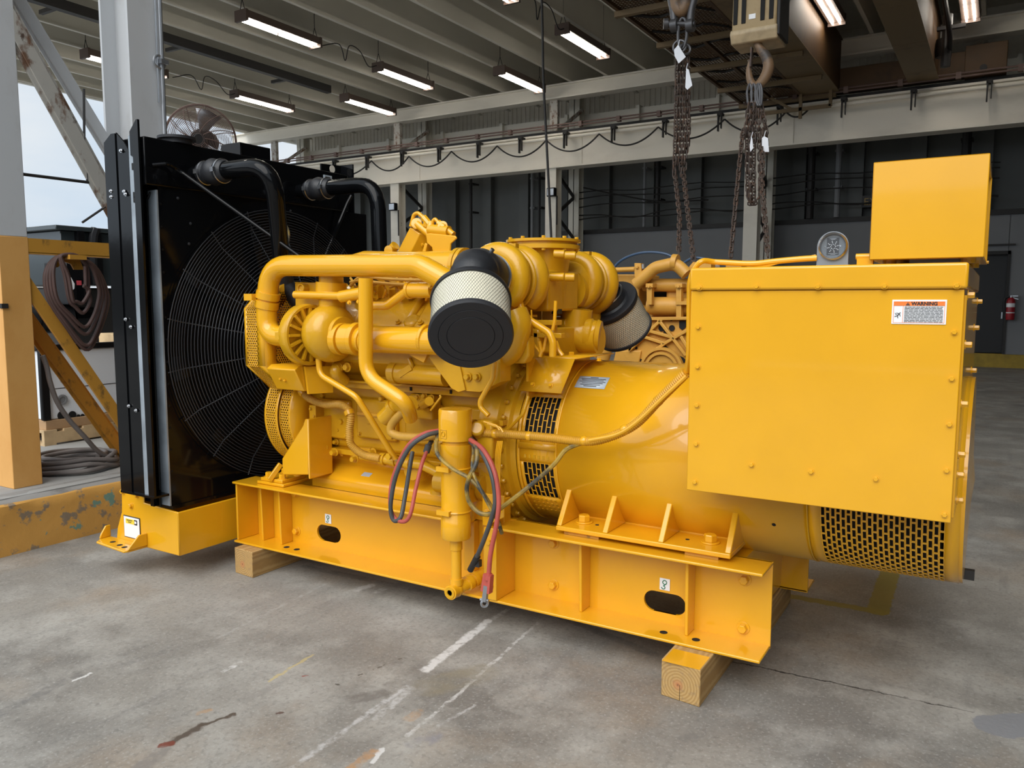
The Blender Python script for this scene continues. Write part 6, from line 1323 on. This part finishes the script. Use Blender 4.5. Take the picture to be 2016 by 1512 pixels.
# chains
def chain(name, pts, parent, pitch=.051, r=.0072, m='chain_rust', grow=0):
    P_ = [V(p) for p in pts]; P_ = fillet(P_, .08, 5) if len(P_) > 2 else P_; b = MB(); Ls = [0]
    for i in range(len(P_)-1): Ls.append(Ls[-1]+(P_[i+1]-P_[i]).length)
    N_ = int(Ls[-1]/pitch); i = 0; ph = random.random()
    for k in range(N_):
        t = (k+.5)*pitch
        while i < len(P_)-2 and Ls[i+1] < t: i += 1
        d = (P_[i+1]-P_[i]).normalized(); c0 = P_[i]+d*(t-Ls[i]); _, u, w = ortho(d)
        a = ph*PI+(PI/2 if k % 2 else 0)+.15*math.sin(k); s_ = u*math.cos(a)+w*math.sin(a); h, e = pitch*.5, pitch*.30
        ov = [c0+d*(h*(1 if q < 4 else -1)+e*math.sin(PI*((q % 4)/3)+(0 if q < 4 else PI)))+s_*(e*math.cos(PI*((q % 4)/3)+(0 if q < 4 else PI))) for q in range(8)]
        b.sweep(ov, r, 5, closed=True)
    return b.build(name, m, parent)
random.seed(5)
sl = empty('chain_sling', K(1345, 100), 'rusty multi-leg chain sling hanging from a grey shackle, left of the hook block', 'chain')
# left hook and shackle
hk = empty('crane_hook', K(1342, 20), 'tan crane hook point inside a grey shackle at the top edge', 'hook')
b = MB(); c0 = K(1342, -20); b.sweep(smooth([K(1342, -90), K(1352, -40), K(1350, 5), K(1341, 22), K(1330, 5), K(1328, -30)], 5), [.05]*5+[.055]*5+[.06]*5+[.055]*5+[.05]*5+[.04], 16); b.build('hook', 'hook_steel', hk)
b = MB(); b.sweep([K(1342, -85), V((K(1342, -85).x, yb, cz+.89))], .02, 8); b.build('wire_rope', 'dark_steel', hk)
b = MB(); b.sweep(smooth([K(1328, 55), K(1325, 20), K(1318, -25), K(1335, -55), K(1360, -55), K(1370, -20), K(1361, 20), K(1358, 55)], 6), .032, 14); b.cyl(K(1312, 47), K(1368, 47), .022, 16); b.lathe(K(1313, 47), (-.9, -.45, 0), [(.045, -.01), (.045, .03), (.02, .03), (.02, .0)], 20)
for x in (1328, 1359): q = K(x, 50); b.lathe(q-V((.03, 0, 0)), (1, 0, 0), [(.055, 0), (.055, .06)], 20)
b.build('shackle', 'shackle_grey', sl)
b = MB(); b.sweep(smooth([K(1337, 45), K(1335, 75), K(1340, 95), K(1347, 92), K(1352, 70), K(1350, 42), K(1343, 36), K(1337, 45)], 5)[:-1], .014, 10, closed=True); b.ring(K(1338, 92), (.2, -1, .1), .055, .012, 24, 8); b.ring(K(1349, 97), (.6, -.8, .1), .045, .012, 24, 8); b.build('master_link', 'shackle_grey', sl)
for k, (x0, x1, yb_) in enumerate(((1333, 1327, 350), (1338, 1333, 330), (1344, 1340, 352), (1350, 1347, 345), (1354, 1353, 300))):
    chain('chain_leg', [K(x0, 112, yb-.03+.02*k), K(x1+3, 250, yb-.03+.02*k), K(x1, yb_, yb-.03+.02*k)], sl)
chain('chain_leg', [K(1329, 345), K(1338, 425, 6.6), K(1336, 508, 6.2)], sl); chain('chain_leg', [K(1346, 345), K(1352, 400, 6.7), K(1366, 518, 6.2)], sl)
sr = empty('chain_sling', K(1485, 180), 'rusty multi-leg chain sling hanging from the big tan hook', 'chain')
b = MB()
for x in (1476, 1484, 1492, 1496): b.sweep(smooth([K(x-4, 200), K(x-5, 180), K(x, 165), K(x+4, 180), K(x+3, 202), K(x, 208), K(x-4, 200)], 4)[:-1], .010, 8, closed=True)
b.build('master_link', 'shackle_grey', sr)
for k, (x0, x1, y1) in enumerate(((1474, 1468, 270), (1480, 1478, 400), (1488, 1484, 405), (1494, 1498, 370), (1498, 1510, 300), (1484, 1488, 300))):
    chain('chain_leg', [K(x0, 205, yb-.04+.02*k), K((x0+x1)/2+(4 if k == 4 else -2), 255, yb-.04+.02*k), K(x1, y1, yb-.04+.02*k)], sr)
chain('chain_leg', [K(1463, 255, yb-.06), K(1455, 330, 6.7), K(1438, 508, 6.2)], sr)
chain('chain_leg', [K(1502, 255), K(1500, 360, 6.7), K(1512, 508, 6.2)], sr)
chain('chain_leg', [K(1470, 255), K(1472, 390), K(1482, 404), K(1496, 385), K(1500, 330)], sr)
mat('tag_white', (.74, .77, .82), .6)
def paper_tag(pts, y, lab):
    b = MB(); b.prism([K(px, py, y) for px, py in pts], (0, .003, 0)); o = tag(b.build('paper_tag', 'tag_white'), lab, 'tag', 'white inspection tags on the chains'); off = K(*pts[0], y)
    b = MB(); cx = sum(p[0] for p in pts)/len(pts); b.sweep([K(pts[0][0], pts[0][1]+2, y+.004), K(pts[0][0]+3, pts[0][1]-9, y+.03)], .003, 5); b.build('tie', 'tag_white', o)
paper_tag(((1335, 88), (1350, 112), (1336, 125), (1328, 110), (1327, 98)), yb-.12, 'white inspection tag tilted at the top of the left chain sling')
paper_tag(((1351, 134), (1356, 137), (1363, 168), (1353, 177), (1349, 172)), yb-.12, 'white inspection tag lower down on the left chain sling')
paper_tag(((1479, 269), (1481, 272), (1483, 292), (1477, 299), (1476, 288)), yb-.14, 'narrow white inspection tag turned edge-on on the right chain sling')
paper_tag(((1504, 268), (1512, 272), (1514, 299), (1500, 299), (1500, 272)), yb-.12, 'squarish white inspection tag at the right of the right chain sling')
b = MB(); b.sweep(smooth([Y_(1065, -60, 9), Y_(1068, 60, 9), Y_(1070, 160, 9), Y_(1077, 300, 9), Y_(1083, 420, 9), Y_(1088, 540, 9)], 6), .016, 8); b.sweep([V((Y_(1065, -60, 9).x, 9, Y_(1065, -60, 9).z)), V((Y_(1065, -60, 9).x, 9, 7.52))], .016, 8); tag(b.build('pendant_cable', 'dark_steel'), 'black pendant cable hanging from the roof behind the engine', 'cable')
for x, y, xx, lab in ((775, 407, -16.60, 'small floodlight on the far column seen right of the black radiator pipe'), (1087, 378, -10.98, 'small floodlight on the far column above the turbochargers')):
    p = Y_(x, y, GY-.3); r = empty('floodlight', p, lab, 'light')
    b = MB(); b.box(p.x-.13, p.x+.13, GY-.40, GY-.26, p.z-.13, p.z+.11); b.build('lamp_body', 'black_satin', r, bev=.02)
    b = MB(); b.box(p.x-.10, p.x+.10, GY-.41, GY-.40, p.z-.10, p.z+.08); b.build('lens', 'galv', r)
    b = MB(); b.box(p.x-.02, p.x+.02, GY-.28, GY-.17, p.z-.03, p.z+.03); b.sweep([(p.x+.1, GY-.2, p.z-.1), (p.x+.1, GY-.2, p.z-.9)], .02, 6); b.build('bracket', 'dark_steel', r)
# fire extinguisher by the far door
q = Y_(1990, 602, WY-.42); r = empty('fire_extinguisher', (q.x, WY-.42, 1.15), 'red fire extinguisher on the grey wall right of the black door', 'fire extinguisher')
mat('ext_red', (.32, .012, .02), .35)
b = MB(); b.lathe((q.x, WY-.42, 1.13), (0, 0, 1), [(.085, 0), (.09, .02), (.09, .42), (.07, .48), (.035, .51)], 24); b.build('cylinder', 'ext_red', r)
b = MB(); b.lathe((q.x, WY-.42, 1.42), (0, 0, 1), [(.0915, 0), (.0915, .09)], 24); b.lathe((q.x, WY-.42, 1.28), (0, 0, 1), [(.0913, 0), (.0913, .025)], 24); b.build('label_band', 'white', r)
b = MB(); b.box(q.x-.02, q.x+.13, WY-.44, WY-.40, 1.66, 1.69); b.bar((q.x+.02, WY-.42, 1.64), (q.x+.14, WY-.42, 1.60), .02, .02); b.cyl((q.x, WY-.42, 1.63), (q.x, WY-.42, 1.68), .03, 12); b.build('handle', 'galv', r)
b = MB(); b.cable([(q.x-.03, WY-.42, 1.66), (q.x-.12, WY-.42, 1.62), (q.x-.13, WY-.42, 1.45), (q.x-.11, WY-.42, 1.3)], .018, 8); b.build('hose', 'rubber', r)
b = MB(); b.box(q.x-.04, q.x+.04, WY-.33, WY-.295, 1.25, 1.6); b.build('wall_bracket', 'dark_steel', r)
